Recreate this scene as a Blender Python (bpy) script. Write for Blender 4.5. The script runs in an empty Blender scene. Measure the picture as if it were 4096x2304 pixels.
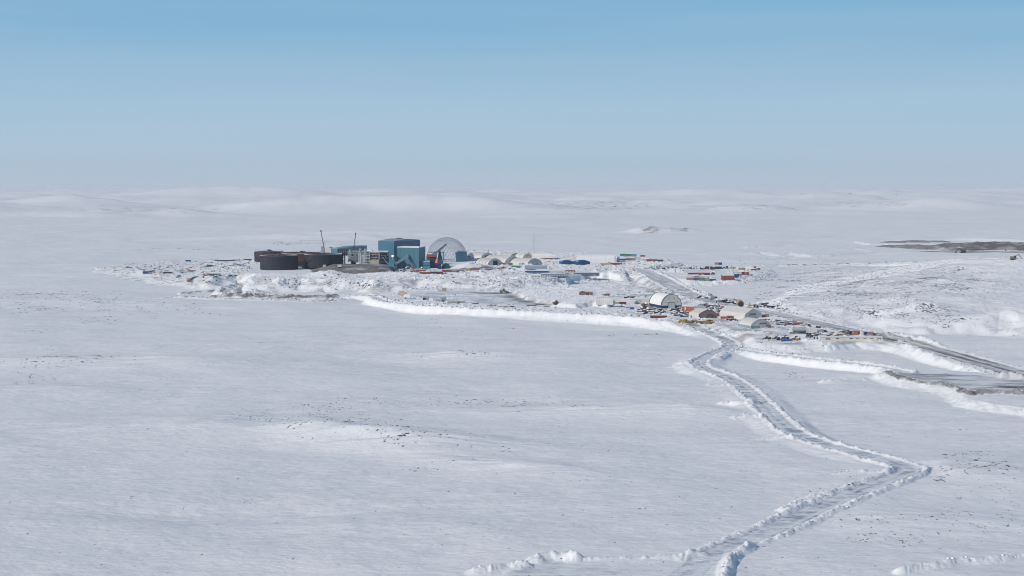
import bpy, math, random
import numpy as np
from mathutils import Vector

random.seed(7)
SC = bpy.context.scene
COL = SC.collection
R = math.radians

# ------------------------------------------------------------------ camera, light, exposure
CAM_H, F, HORIZON = 110.0, 5600.0, 735.0           # metres, focal length and horizon row of the 4096 px photograph
PITCH = math.atan((1152 - HORIZON) / F)
cam_d = bpy.data.cameras.new('camera')
cam_d.sensor_width = 36.0
cam_d.lens = 36.0 * F / 4096
cam_d.clip_start = 1.0
cam_d.clip_end = 900000.0
cam = bpy.data.objects.new('camera', cam_d)
COL.objects.link(cam)
cam.location = (0, 0, CAM_H)
cam.rotation_euler = (R(90) - PITCH, 0, 0)
SC.camera = cam
SC.view_settings.view_transform = 'Standard'
SC.view_settings.look = 'None'
SC.view_settings.gamma = 1.0
SC.view_settings.exposure = 0.0
SC.cycles.max_bounces = 5
SC.cycles.volume_bounces = 1
SC.cycles.filter_width = 0.85
SC.cycles.use_denoising = True
SC.cycles.denoising_input_passes = 'RGB_ALBEDO_NORMAL'

SUN_EL = R(31)
SUN_DIR = Vector((-math.sin(R(58)) * math.cos(SUN_EL), -math.cos(R(58)) * math.cos(SUN_EL), math.sin(SUN_EL)))
W = bpy.data.worlds.new('World')
SC.world = W
W.use_nodes = True
nt = W.node_tree
for n in list(nt.nodes): nt.nodes.remove(n)
out = nt.nodes.new('ShaderNodeOutputWorld')
bg = nt.nodes.new('ShaderNodeBackground')
sky = nt.nodes.new('ShaderNodeTexSky')
sky.sky_type = 'NISHITA'
sky.sun_disc = False
sky.sun_elevation = SUN_EL
sky.sun_rotation = math.atan2(SUN_DIR.x, SUN_DIR.y)
sky.altitude = 100
sky.air_density = 1.0
sky.dust_density = 0.35
sky.ozone_density = 1.6
bg.inputs['Strength'].default_value = 0.105
# air near the horizon: pale grey blue, deepening upwards
tcw = nt.nodes.new('ShaderNodeTexCoord'); sxyz = nt.nodes.new('ShaderNodeSeparateXYZ'); nt.links.new(tcw.outputs['Generated'], sxyz.inputs[0])
cr = nt.nodes.new('ShaderNodeValToRGB'); nt.links.new(sxyz.outputs['Z'], cr.inputs[0])
K = 1 / 0.105
stops = ((0.0, (.448, .532, .628)), (.006, (.428, .528, .638)), (.016, (.412, .530, .655)), (.03, (.402, .543, .680)), (.055, (.362, .535, .685)), (.082, (.300, .494, .675)), (.108, (.240, .455, .660)), (.132, (.196, .428, .640)))
while len(cr.color_ramp.elements) < len(stops): cr.color_ramp.elements.new(.5)
for e, (p_, c_) in zip(cr.color_ramp.elements, stops): e.position = p_; e.color = tuple(c_) + (1,)
sc_ = nt.nodes.new('ShaderNodeVectorMath'); sc_.operation = 'SCALE'; sc_.inputs['Scale'].default_value = K; nt.links.new(cr.outputs[0], sc_.inputs[0])
wm = nt.nodes.new('ShaderNodeMapping'); wm.inputs['Scale'].default_value = (1.6, 1.6, 26); wm.inputs['Rotation'].default_value = (0, .04, 0); nt.links.new(tcw.outputs['Generated'], wm.inputs[0])
wn = nt.nodes.new('ShaderNodeTexNoise'); wn.inputs['Scale'].default_value = 1.3; wn.inputs['Detail'].default_value = 4; nt.links.new(wm.outputs[0], wn.inputs['Vector'])
wr = nt.nodes.new('ShaderNodeMapRange'); wr.inputs['From Min'].default_value = .35; wr.inputs['From Max'].default_value = .75; wr.inputs['To Max'].default_value = .22; nt.links.new(wn.outputs[0], wr.inputs[0])
wx = nt.nodes.new('ShaderNodeMix'); wx.data_type = 'RGBA'; nt.links.new(wr.outputs[0], wx.inputs[0]); nt.links.new(sc_.outputs[0], wx.inputs[6]); wx.inputs[7].default_value = (.50 * K, .60 * K, .70 * K, 1)
mr = nt.nodes.new('ShaderNodeMapRange'); mr.inputs['From Min'].default_value = .16; mr.inputs['From Max'].default_value = .45; nt.links.new(sxyz.outputs['Z'], mr.inputs[0])
mx = nt.nodes.new('ShaderNodeMix'); mx.data_type = 'RGBA'; nt.links.new(mr.outputs[0], mx.inputs[0]); nt.links.new(wx.outputs[2], mx.inputs[6]); nt.links.new(sky.outputs[0], mx.inputs[7])
nt.links.new(mx.outputs[2], bg.inputs[0])
nt.links.new(bg.outputs[0], out.inputs[0])
sun_d = bpy.data.lights.new('sun', 'SUN')
sun_d.energy = 3.05
sun_d.angle = R(0.5)
sun_d.color = (1.0, 0.915, 0.80)
sun = bpy.data.objects.new('sun', sun_d)
COL.objects.link(sun)
sun.rotation_euler = SUN_DIR.to_track_quat('Z', 'Y').to_euler()

# ------------------------------------------------------------------ small helpers
CP, SP = math.cos(PITCH), math.sin(PITCH)
def ray(px, py):
    x, y = (px - 2048) / F, -(py - 1152) / F
    return x, CP + y * SP, -SP + y * CP
def ground(px, py, z=0.0):
    """the point of height z that lies under that pixel of the photograph"""
    dx, dy, dz = ray(px, py)
    t = (z - CAM_H) / dz
    return dx * t, dy * t
def G(pts, z=0.0):
    return [ground(p[0], p[1], p[2] if len(p) > 2 else z) for p in pts]

def node_mat(name):
    m = bpy.data.materials.new(name)
    m.use_nodes = True
    return m, m.node_tree, m.node_tree.nodes['Principled BSDF']

# ------------------------------------------------------------------ noise
_rs = np.random.RandomState(11)
_ang = _rs.rand(256) * 2 * np.pi
_GX, _GY = np.cos(_ang).astype(np.float32), np.sin(_ang).astype(np.float32)
def perlin(x, y, seed=0):
    xf, yf = np.floor(x), np.floor(y)
    xi, yi = xf.astype(np.int64), yf.astype(np.int64)
    fx, fy = (x - xf).astype(np.float32), (y - yf).astype(np.float32)
    u, v = fx * fx * (3 - 2 * fx), fy * fy * (3 - 2 * fy)
    def g(ix, iy, dx, dy):
        h = (ix * 374761393 + iy * 668265263 + seed * 1442695041) & 0xffffffff
        h = ((h ^ (h >> 13)) * 1274126177) & 0xffffffff
        i = (h ^ (h >> 16)) & 255
        return _GX[i] * dx + _GY[i] * dy
    a = g(xi, yi, fx, fy); b = g(xi + 1, yi, fx - 1, fy)
    c = g(xi, yi + 1, fx, fy - 1); d = g(xi + 1, yi + 1, fx - 1, fy - 1)
    return ((a + (b - a) * u) * (1 - v) + (c + (d - c) * u) * v) * 1.5
def fbm(x, y, octaves, seed=0, gain=0.5):
    s, a = 0.0, 1.0
    for o in range(octaves):
        s = s + a * perlin(x * 2 ** o + 17.3 * o, y * 2 ** o - 9.1 * o, seed + o)
        a *= gain
    return s

# ------------------------------------------------------------------ terrain grid: a fan of rows, finer near the camera
rows = [200.0]
while rows[-1] < 220000:
    d = rows[-1]
    if d < 370: s = 3.0
    elif d < 700: s = 0.85
    elif d < 1000: s = 1.25
    elif d < 1720: s = 1.7
    elif d < 2400: s = 3.2
    elif d < 4000: s = 9.0
    elif d < 20000: s = d * 0.010
    else: s = d * 0.04
    rows.append(d + s)
rows = np.array(rows)
uin = np.arange(-0.40, 0.4001, 0.00072)
uo = 0.40 + np.cumsum(np.geomspace(0.001, 0.06, 60))
cols = np.concatenate([-uo[::-1], uin, uo])
NR, NC = len(rows), len(cols)
Yg = np.repeat(rows[:, None], NC, 1)
Xg = cols[None, :] * Yg
X, Y = Xg.ravel(), Yg.ravel()
print('terrain', NR, NC, NR * NC)

def sstep(a, b, v):
    t = np.clip((v - a) / (b - a), 0, 1)
    return t * t * (3 - 2 * t)
def box_sel(pts, m):
    xs, ys = [p[0] for p in pts], [p[1] for p in pts]
    return np.nonzero((X > min(xs) - m) & (X < max(xs) + m) & (Y > min(ys) - m) & (Y < max(ys) + m))[0]
def line_dist(x, y, pts, vals=None):
    best = np.full(x.shape, 1e9); bv = np.zeros(x.shape); side = np.zeros(x.shape); arc = np.zeros(x.shape)
    acc = 0.0
    for i in range(len(pts) - 1):
        ax, ay = pts[i]; bx, by = pts[i + 1]
        dx, dy = bx - ax, by - ay
        L2 = dx * dx + dy * dy + 1e-9
        t = np.clip(((x - ax) * dx + (y - ay) * dy) / L2, 0, 1)
        ex, ey = x - ax - t * dx, y - ay - t * dy
        d = np.sqrt(ex * ex + ey * ey)
        k = d < best
        best = np.where(k, d, best)
        side = np.where(k, np.sign(dx * ey - dy * ex), side)
        arc = np.where(k, acc + t * math.sqrt(L2), arc)
        if vals is not None:
            bv = np.where(k, vals[i] + (vals[i + 1] - vals[i]) * t, bv)
        acc += math.sqrt(L2)
    return best, bv, side, arc
def poly_dist(x, y, pts):
    """signed distance, negative inside"""
    q = list(pts) + [pts[0]]
    d, _, _, _ = line_dist(x, y, q)
    ins = np.zeros(x.shape, bool)
    for i in range(len(pts)):
        ax, ay = q[i]; bx, by = q[i + 1]
        c = ((ay > y) != (by > y))
        ins ^= c & (x < (bx - ax) * (y - ay) / (by - ay + 1e-12) + ax)
    return np.where(ins, -d, d)

# base relief: nearly flat lake and tundra, low hills far away
near = 1 - sstep(2200, 5200, Y)
Z = 2.0 * fbm(X / 190, Y / 130, 3, 3) + 0.4 * fbm(X / 60, Y / 38, 2, 9)
far = sstep(2600, 7000, Y)
farn = fbm(X / 1700, Y / 1000, 4, 21, 0.5)
Z += far * (np.maximum(farn + 0.1, -0.05) * 46 + 12.0 * np.maximum(fbm(X / 700, Y / 420, 3, 33), -.2))
Z += sstep(1700, 2600, Y) * (1 - far) * 2.0 * fbm(X / 500, Y / 300, 3, 31)
DIRT = np.zeros_like(Z); ICE = np.zeros_like(Z); ROUGH = np.zeros_like(Z)

def mound(px, py, rx, ry, h, rot=0.0, p=2.0, z0=0.0, rough=0.0, skew=0.0):
    cx, cy = ground(px, py, z0)
    r = max(rx, ry) * 2.6
    s = box_sel([(cx, cy)], r)
    x, y = X[s] - cx, Y[s] - cy
    c, sn = math.cos(rot), math.sin(rot)
    a, b = (x * c + y * sn) / rx, (-x * sn + y * c) / ry
    w = np.exp(-(np.sqrt(a * a + b * b) ** p))
    n = 1 + 0.25 * fbm(X[s] / (rx * .5), Y[s] / (ry * .5), 2, 5)
    Z[s] += h * w * n
    if rough: ROUGH[s] = np.maximum(ROUGH[s], rough * np.clip(w * 1.6, 0, 1))
def pad(pts, z, w=None, warp=3.0, ws=14.0, rough=0.0, cut=False, base=0.0):
    zf = z if callable(z) else (lambda x, y: np.full(x.shape, float(z)))
    zmax = float(np.max(zf(np.array([p[0] for p in pts]), np.array([p[1] for p in pts]))))
    w = w or (zmax - base) * 1.7
    s = box_sel(pts, w + warp * 2 + 6)
    x, y = X[s], Y[s]
    d = poly_dist(x, y, pts) + warp * fbm(x / ws, y / ws, 3, 41, 0.6)
    t = np.clip(1 - d / w, 0, 1)
    t = t * 0.8 + 0.2 * (t * t * (3 - 2 * t))
    zz = zf(x, y)
    h = Z[s] * (1 - t) + zz * t
    Z[s] = h if cut else np.maximum(Z[s], h)
    if rough:
        ROUGH[s] = np.maximum(ROUGH[s], rough * np.exp(-((d - w * 0.35) / (w * 0.6)) ** 2))
    return s, d
def berm(pts, h, hw, rough=1.0, seed=1, dirt=0.0):
    s = box_sel(pts, hw * 3 + 5)
    x, y = X[s], Y[s]
    d, _, side, arc = line_dist(x + 1.2 * perlin(X[s] / 9, Y[s] / 9, seed + 50), y + 1.2 * perlin(X[s] / 9 + 7, Y[s] / 9, seed + 51), pts)
    t = np.clip(1 - d / hw, 0, 1)
    n = 0.8 + 0.45 * fbm(x / 7, y / 7, 3, seed, 0.7)
    Z[s] += h * np.clip(n, 0.15, 2) * (t ** 0.85)
    ROUGH[s] = np.maximum(ROUGH[s], rough * np.clip(t * 1.5, 0, 1))
    if dirt: DIRT[s] = np.maximum(DIRT[s], dirt * np.clip((t > 0.2) * (.95 + .7 * fbm(x / 9, y / 6, 3, seed + 4)), 0, 1))
def road(pts3, hw, bh=1.5, bw=2.6, dirt=0.0, ice=0.8, blend=5.0, rough=0.9, zadd=0.25):
    pts = G(pts3)
    vals = [p[2] if len(p) > 2 else 0.0 for p in pts3]
    # rounded line
    for _ in range(2):
        q, v = [pts[0]], [vals[0]]
        for i in range(len(pts) - 1):
            for t in (.25, .75):
                q.append((pts[i][0] * (1 - t) + pts[i + 1][0] * t, pts[i][1] * (1 - t) + pts[i + 1][1] * t))
                v.append(vals[i] * (1 - t) + vals[i + 1] * t)
        q.append(pts[-1]); v.append(vals[-1]); pts, vals = q, v
    m = hw + 2 * bw + blend + 4
    s = box_sel(pts, m)
    x, y = X[s], Y[s]
    d, zv, side, arc = line_dist(x, y, pts, vals)
    d = d + 0.8 * fbm(x / 8, y / 8, 2, 63)
    t = 1 - sstep(hw + bw * 1.5, hw + bw * 1.5 + blend, d)
    inner = 1 - sstep(hw - 0.3, hw + 0.4, d)
    Z[s] = Z[s] * (1 - t) + (zv + zadd) * t
    if bh:
        k = np.clip(1 - np.abs(d - hw - bw * 0.75) / (bw * 0.85), 0, 1)
        n = np.clip(0.75 + 0.6 * fbm(x / 5 + side * 9, y / 5, 3, 77, 0.7), 0.1, 2.2)
        Z[s] += bh * n * (k ** 0.8)
        ROUGH[s] = np.maximum(ROUGH[s], rough * np.clip(k * 1.6, 0, 1))
    ROUGH[s] *= (1 - inner)
    lane = np.clip(.62 + .38 * np.cos(d / hw * 2 * np.pi) + .75 * fbm(arc / 55, d * side / 3.2, 3, 66, .6), .15, 1.25)
    DIRT[s] = DIRT[s] * (1 - inner) + np.clip(dirt * lane, 0, 1) * inner
    ICE[s] = np.maximum(ICE[s] * (1 - inner), ice * np.clip(lane + .15, 0, 1) * inner)
    return s, d
def area(pts, z, dirt=0.0, ice=0.0, edge=4.0, warp=5.0):
    """a levelled, scraped patch"""
    s = box_sel(pts, edge + 2 * warp)
    x, y = X[s], Y[s]
    d = poly_dist(x, y, pts) + warp * fbm(x / 25, y / 18, 3, 55, .6)
    t = 1 - sstep(-edge, edge, d)
    if z is not None: Z[s] = Z[s] * (1 - t) + z * t
    pt_ = np.clip(.8 + 1.3 * fbm(x / 30, y / 16, 4, 57, .6), .1, 1.15)
    DIRT[s] = np.maximum(DIRT[s], np.clip(dirt * t * pt_, 0, 1)); ICE[s] = np.maximum(ICE[s], np.clip(ice * t * pt_, 0, 1))
    ROUGH[s] *= 1 - t * .95

# --- open plain: long low drifts
mound(1480, 1760, 70, 20, 6.5, rot=-0.35)
mound(900, 1700, 60, 25, 3.0, rot=0.1)
mound(1950, 1860, 45, 12, 2.5, rot=-0.5)
mound(420, 1450, 110, 26, 4.0)
mound(150, 1560, 60, 20, 1.5)
mound(1880, 1425, 55, 18, 3.5)
mound(2350, 1650, 70, 16, 3.0, rot=-0.12)
mound(2650, 1640, 40, 12, 2.2, rot=-0.4)
mound(300, 1215, 150, 40, 4.5)
mound(950, 1230, 120, 25, 1.5)
mound(3500, 1500, 60, 14, 1.0)
mound(3900, 1900, 50, 30, 3.0)
mound(3650, 2100, 45, 14, 2.2)
mound(3300, 1530, 40, 12, 1.2)
mound(700, 2050, 60, 12, -1.5)
# --- right hand hills and the rough tundra under them
mound(4150, 1130, 170, 160, 26, p=2.2)
mound(3700, 1180, 130, 80, 12, p=2.2)
mound(3350, 1140, 160, 90, 5)
mound(4200, 1290, 80, 40, 8)
hill = G([(3190, 1238, 9), (3330, 1236, 9), (3420, 1226, 9), (3520, 1232, 9), (3660, 1262, 9), (3760, 1272, 9), (3900, 1282, 9),
          (4000, 1268, 9), (4100, 1290, 9), (4400, 1290, 9), (4500, 1060, 9), (3900, 1080, 9), (3400, 1130, 9), (3130, 1190, 9)])
def hillz(x, y):
    return 8.0 + 2.0 * fbm(x / 60, y / 50, 3, 71)
pad(hill, hillz, w=40, warp=18, ws=45, rough=0.55)
for px, py, rx, ry, h in ((3600, 1262, 26, 12, 6), (3690, 1290, 20, 14, 6), (3350, 1262, 22, 14, 3), (3480, 1280, 18, 10, 3), (4050, 1325, 30, 14, 8), (3290, 1255, 10, 8, 2)):
    mound(px, py, rx, ry, h, rough=0.7 if px < 3700 else 0.1)
# --- far right rock dump, snow heaps beside it
def ridge(pts3, h, hw, dirt, rough, seed=5):
    pts = G(pts3); s = box_sel(pts, hw * 2.5); x, y = X[s], Y[s]
    d, hv, _, _ = line_dist(x, y, pts, h)
    t = np.clip(1 - d / (hw * (1 + 0.25 * fbm(x / 60, y / 60, 2, seed))), 0, 1)
    n = 1 + 0.22 * fbm(x / 45, y / 45, 3, seed + 3, .6)
    hh = hv * n * np.minimum(t * 1.35, 1)
    Z[s] = np.maximum(Z[s], hh + 1)
    DIRT[s] = np.maximum(DIRT[s], dirt * (t > 0.02) * np.clip(1.15 + .6 * fbm(x / 30, y / 30, 2, seed + 9), 0.5, 1)); ROUGH[s] = np.maximum(ROUGH[s], rough * (t > 0))
ridge([(3800, 1000), (3900, 1000), (3980, 1000), (4100, 1002), (4400, 1000)], [8.5, 11.5, 12.5, 10.5, 9.5], 42, 1.0, 1.0)
ridge([(3560, 990), (3620, 993), (3720, 1000), (3800, 1002)], [2.5, 4.5, 7, 8.5], 30, 0.9, 1.0, 8)
ridge([(3560, 973), (3680, 972), (3760, 971)], [3, 4, 3], 20, 0.8, 1.0, 9)
area(G([(3640, 1010), (3800, 1003), (4200, 1010), (4400, 1020), (4000, 1014), (3800, 1014)]), None, dirt=0.75, edge=8)
ridge([(3600, 966), (3760, 964), (3850, 964), (4150, 972), (4400, 974)], [3, 3, 5, 4, 4], 25, 0.0, 0.3, 12)
for pts, h in (([(2990, 990), (3060, 987), (3130, 984), (3190, 986)], 3.2), ([(3000, 1018), (3070, 1016), (3110, 1021), (3160, 1018), (3230, 1027)], 3.6),
               ([(3180, 1036), (3250, 1034)], 1.6), ([(3100, 1032), (3130, 1031)], 2.2), ([(3250, 1028), (3295, 1027)], 2.6), ([(2650, 1012), (2830, 1019)], 1.2)):
    berm(G(pts), h, 14, 0.3, seed=int(pts[0][0]) % 13)
road([(3150, 1066, 0), (3400, 1062, 1), (3560, 1056, 4), (3800, 1050, 7), (4100, 1038, 10)], 6, bh=2.0, bw=3.5, ice=.3, rough=1)
road([(3280, 1024, 0), (3500, 1012, 0), (3640, 1009, 1)], 6, bh=1.2, bw=4, ice=.3)
# rock outcrop out on the far lake; dark gravel colour also paints its shade
mound(2610, 927, 55, 40, 13, p=3, rough=0.8)
mound(2740, 925, 40, 30, 7, p=3, rough=0.6)
area(G([(2568, 930), (2600, 920), (2640, 918), (2662, 924), (2620, 930)]), None, dirt=.75, edge=12, warp=14)
area(G([(2722, 928), (2745, 921), (2770, 923), (2750, 928)]), None, dirt=.6, edge=12, warp=12)
for px, py, rx, h in ((2380, 812, 330, 44), (2620, 822, 260, 30), (3350, 826, 260, 36), (640, 866, 230, 26), (1150, 846, 420, 38), (2980, 850, 200, 26), (250, 870, 260, 20), (3750, 838, 420, 34), (2180, 868, 200, 12),
                      (1800, 848, 460, 42), (300, 830, 300, 30), (1330, 958, 170, 9), (1520, 942, 220, 8), (1000, 960, 200, 4), (3700, 800, 700, 50), (4000, 775, 1200, 46), (900, 790, 900, 44), (1500, 780, 900, 40), (2700, 785, 900, 40), (60, 800, 700, 40), (450, 858, 120, 18)):
    mound(px, py, rx, rx * .33, h, p=2.5, rough=0.15)

# --- lower camp terrace (z 4.5), the lake-ice lot and the camp
lower = G([(1505, 1178), (1492, 1196), (1560, 1214), (1700, 1228), (1850, 1236), (2100, 1252), (2350, 1264), (2560, 1276), (2700, 1292), (2840, 1318),
           (2950, 1352), (3050, 1374), (3200, 1378), (3320, 1376), (3420, 1366), (3540, 1372), (3600, 1368), (3560, 1345), (3400, 1316),
           (3230, 1272), (3120, 1243), (2990, 1226), (2880, 1206), (2830, 1192), (2780, 1160), (2600, 1130), (2400, 1110), (2000, 1120), (1700, 1150)], 4.5)
pad(lower, 4.5, w=11, warp=1.6, ws=10, rough=0.22)
# --- upper site (z 12, falling to 5 at its left tip)
def upz(x, y):
    return 5.0 + 7.0 * sstep(-395, -290, x)
up = [(440, 1066, 5), (500, 1082, 5), (600, 1102, 5), (700, 1118, 5), (820, 1130, 5), (885, 1126, 5), (925, 1114, 6), (965, 1104, 9), (1000, 1100, 11), (1012, 1114, 12), (1150, 1114, 12),
      (1300, 1116, 12), (1500, 1118, 12), (1700, 1116, 12), (1900, 1118, 12), (2060, 1122, 12), (2120, 1118, 12), (2250, 1110, 12), (2400, 1102, 12),
      (2500, 1090, 12), (2560, 1078, 12), (2650, 1060, 12), (2700, 1052, 12), (2600, 1036, 12), (2450, 1024, 12), (2300, 1012, 12), (1900, 1004, 12), (1300, 1006, 12),
      (1000, 1030, 12), (850, 1036, 8), (700, 1040, 5), (520, 1058, 5)]
s, d = pad(G(up), upz, w=24, warp=10, ws=40, rough=1.0)
ROUGH[s] *= np.clip(.95 + 1.6 * fbm(X[s] / 50, Y[s] / 40, 2, 118), .15, 1)
DIRT[s] = np.maximum(DIRT[s], ((d > -3) & (d < 26)) * np.clip(fbm(X[s] / 18, Y[s] / 9, 3, 111) * .9 - .05, 0, .45))
for px, py, rx, ry, h, z0 in ((1310, 1152, 20, 12, 6, 0), (1090, 1150, 36, 12, 3, 0), (1560, 1150, 40, 10, 4, 0), (1960, 1135, 26, 12, 5, 4), (2040, 1130, 24, 10, 4, 4),
                              (1760, 1150, 34, 10, 3, 0), (1880, 1075, 20, 12, 6, 12), (1830, 1072, 12, 9, 4, 12), (2070, 1085, 20, 8, 3, 12),
                              (2000, 1075, 10, 6, 2.2, 12), (2760, 1185, 20, 10, 5, 2), (2820, 1190, 20, 10, 4, 2), (2650, 1062, 26, 12, 5, 10),
                              (690, 1135, 16, 8, 3, 3), (860, 1148, 22, 8, 3.5, 2), (560, 1105, 20, 8, 2, 2)):
    mound(px, py, rx, ry, h, z0=z0, rough=0.5 if px not in (1880, 1830) else 0.12)
# gravel fill under the process frame
gp = G([(1345, 1066, 18), (1525, 1068, 18), (1540, 1058, 18), (1330, 1054, 18)])
s, d = pad(gp, 18, w=24, warp=2.5, base=12, ws=14)
DIRT[s] = np.maximum(DIRT[s], 0.95 * (d < 26)); ROUGH[s] *= np.where(d < 26, 0.3, 1)
area(G([(1572, 1092, 12), (1578, 1050, 12), (1900, 1048, 12), (1880, 1066, 12), (1800, 1076, 12), (1720, 1090, 12)]), 12, edge=3, warp=1)
area(G([(1180, 1102, 12), (1290, 1092, 12), (1330, 1085, 12), (1570, 1090, 12), (1600, 1097, 12), (1400, 1102, 12)]), None, dirt=0.75, edge=3, warp=3)
area(G([(1285, 1090, 12), (1330, 1078, 13), (1560, 1080, 12), (1600, 1092, 12), (1500, 1096, 12)]), None, dirt=.9, edge=3, warp=3)
# --- right storage pad (z 8)
pad(G([(2640, 1078, 8), (2700, 1062, 8), (2860, 1056, 8), (3050, 1062, 8), (3062, 1082, 8), (3010, 1098, 8), (2960, 1112, 8), (2930, 1120, 8),
       (2760, 1122, 8), (2690, 1108, 8), (2620, 1100, 8)], 8), 8, w=15, warp=3, ws=12, rough=0.4)
area(G([(2720, 1082, 8), (2930, 1076, 8), (2880, 1100, 8), (2860, 1116, 8), (2870, 1118, 8), (2900, 1112, 8), (2920, 1095, 8), (2760, 1092, 8)]), 8, dirt=0.12, ice=0.25, edge=3, warp=2)
# pond on the middle terrace
area(G([(2290, 1128, 5), (2360, 1118, 5), (2440, 1116, 5), (2480, 1122, 5), (2500, 1138, 5), (2400, 1146, 5), (2270, 1146, 5)]), 4.6, edge=3)
berm(G([(2270, 1148, 4.5), (2200, 1138, 4.5), (2230, 1124, 4.5), (2330, 1116, 4.5), (2440, 1112, 4.5), (2490, 1116, 4.5), (2512, 1136, 4.5)]), 2.2, 6, .7, 3)
berm(G([(1650, 1160, 4.5), (1800, 1152, 4.5), (1980, 1156, 4.5), (2150, 1152, 4.5), (2320, 1158, 4.5), (2500, 1152, 4.5)]), 1.8, 6, .7, 4)
# rough uncleared snow with a cut face along the ice lot
fld = G([(2046, 1166, 7), (2075, 1178, 7), (2110, 1196, 7), (2165, 1209, 7), (2230, 1216, 7), (2300, 1222, 7), (2370, 1214, 7), (2430, 1220, 7), (2440, 1196, 7), (2380, 1176, 7),
         (2250, 1160, 7), (2120, 1156, 7)])
s, d = pad(fld, 7.6, w=3.0, warp=1.0, ws=8, rough=0.5)
Z[s] += (d < 0) * .8 * np.abs(fbm(X[s] / 5, Y[s] / 9, 3, 121)); ROUGH[s] = np.maximum(ROUGH[s], (d < -2) * .4)
area(G([(1640, 1176, 4.5), (1700, 1168, 4.5), (1850, 1166, 4.5), (2040, 1170, 4.5), (2070, 1182, 4.5), (2105, 1200, 4.5), (2160, 1214, 4.5), (2300, 1226, 4.5),
         (2150, 1226, 4.5), (1900, 1214, 4.5), (1760, 1202, 4.5), (1680, 1192, 4.5)]), 4.5, dirt=0.0, ice=0.8, edge=1.0, warp=.6)
area(G([(1880, 1168, 4.5), (2040, 1170, 4.5), (2070, 1182, 4.5), (2105, 1201, 4.5), (2160, 1214, 4.5), (2280, 1226, 4.5), (2180, 1224, 4.5), (2080, 1206, 4.5), (2000, 1184, 4.5)]), 4.5, dirt=0.85, edge=9, warp=4)
# perimeter road on the terrace edge and its windrow
road([(1500, 1192, 5), (1545, 1210, 5), (1640, 1221, 5), (1850, 1233, 5), (2100, 1247, 5), (2350, 1259, 5), (2560, 1271, 5), (2690, 1287, 4), (2790, 1318, 2), (2880, 1350, 1), (2925, 1378, 0)],
     3.6, bh=1.5, bw=2.8, ice=.45, blend=3)
# haul road: down from the upper site, past the camp, off to the right
s, d = road([(2500, 1072, 12), (2560, 1080, 12), (2610, 1100, 10), (2660, 1128, 8), (2710, 1158, 6), (2790, 1196, 5), (2880, 1216, 5), (3010, 1240, 5), (3130, 1264, 5), (3280, 1300, 5),
      (3420, 1330, 4.5), (3560, 1358, 4), (3680, 1388, 3), (3800, 1420, 2), (3950, 1462, 1.5), (4120, 1512, 1), (4400, 1600, 1)], 9.5, bh=1.0, bw=4, dirt=.85, ice=.4, blend=8, rough=.6)
DIRT[s] *= .38 + .62 * (1 - sstep(930, 1120, Y[s]))
berm(G([(3600, 1376, 3), (3660, 1402, 3), (3750, 1438, 2), (3850, 1470, 1.5), (3950, 1500, 1.5), (4110, 1550, 1)]), 2.0, 5, 1.0, 61)
road([(2440, 1190, 4.5), (2560, 1186, 4.8), (2650, 1180, 5), (2720, 1172, 5)], 6, bh=.5, bw=3, dirt=.5, ice=.3, rough=.5)
berm(G([(3480, 1348, 4), (3600, 1350, 4), (3700, 1374, 3), (3760, 1392, 2)]), 3.0, 8, .8, 6)
# thin road to the right hand lot, and the lot
road([(2900, 1392, 0), (2980, 1408, 1), (3100, 1424, 1.5), (3250, 1442, 2), (3400, 1456, 2), (3520, 1472, 2.5), (3620, 1494, 3)], 3.5, bh=1.4, bw=3.0, ice=.5, dirt=.1, blend=3, zadd=.5)
pad(G([(3530, 1488, 3.5), (3570, 1508, 3.5), (3650, 1528, 3.5), (3760, 1546, 3.5), (3830, 1560, 3.5), (3880, 1598, 3.5), (3960, 1612, 3.5), (4100, 1630, 3.5), (4400, 1660, 3.5),
       (4400, 1520, 3.5), (4000, 1500, 3.5), (3800, 1480, 3.5), (3650, 1470, 3.5)]), 3.5, w=9, warp=2, ws=10, rough=.3)
berm(G([(3545, 1490, 3.5), (3600, 1512, 3.5), (3680, 1530, 3.5), (3800, 1546, 3.5), (3850, 1566, 3.5), (3880, 1580, 3.5)]), 1.5, 3.5, 1.0, 8, dirt=.95)
berm(G([(3700, 1508, 3.5), (3780, 1500, 3.5)]), 2.2, 5, 1.2, 9, dirt=.3)
berm(G([(3960, 1520, 3.5), (4030, 1505, 3.5), (4090, 1516, 3.5)]), 2.8, 6, 1.4, 10, dirt=.3)
berm(G([(3900, 1576, 3.5), (4000, 1572, 3.5), (4120, 1580, 3.5), (4300, 1590, 3.5)]), 2.2, 5, 1.4, 11, dirt=.75)
area(G([(3560, 1492, 3.5), (3700, 1496, 3.5), (3900, 1500, 3.5), (4200, 1530, 3.5), (4400, 1560, 3.5), (4200, 1574, 3.5), (3920, 1568, 3.5), (3840, 1550, 3.5), (3700, 1524, 3.5)]), 3.5, dirt=.42, ice=.6, edge=3, warp=2)
area(G([(3860, 1552, 3.5), (4000, 1542, 3.5), (4200, 1538, 3.5), (4400, 1570, 3.5), (4200, 1574, 3.5), (3920, 1568, 3.5)]), 3.5, dirt=.95, ice=.3, edge=4, warp=3)
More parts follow.
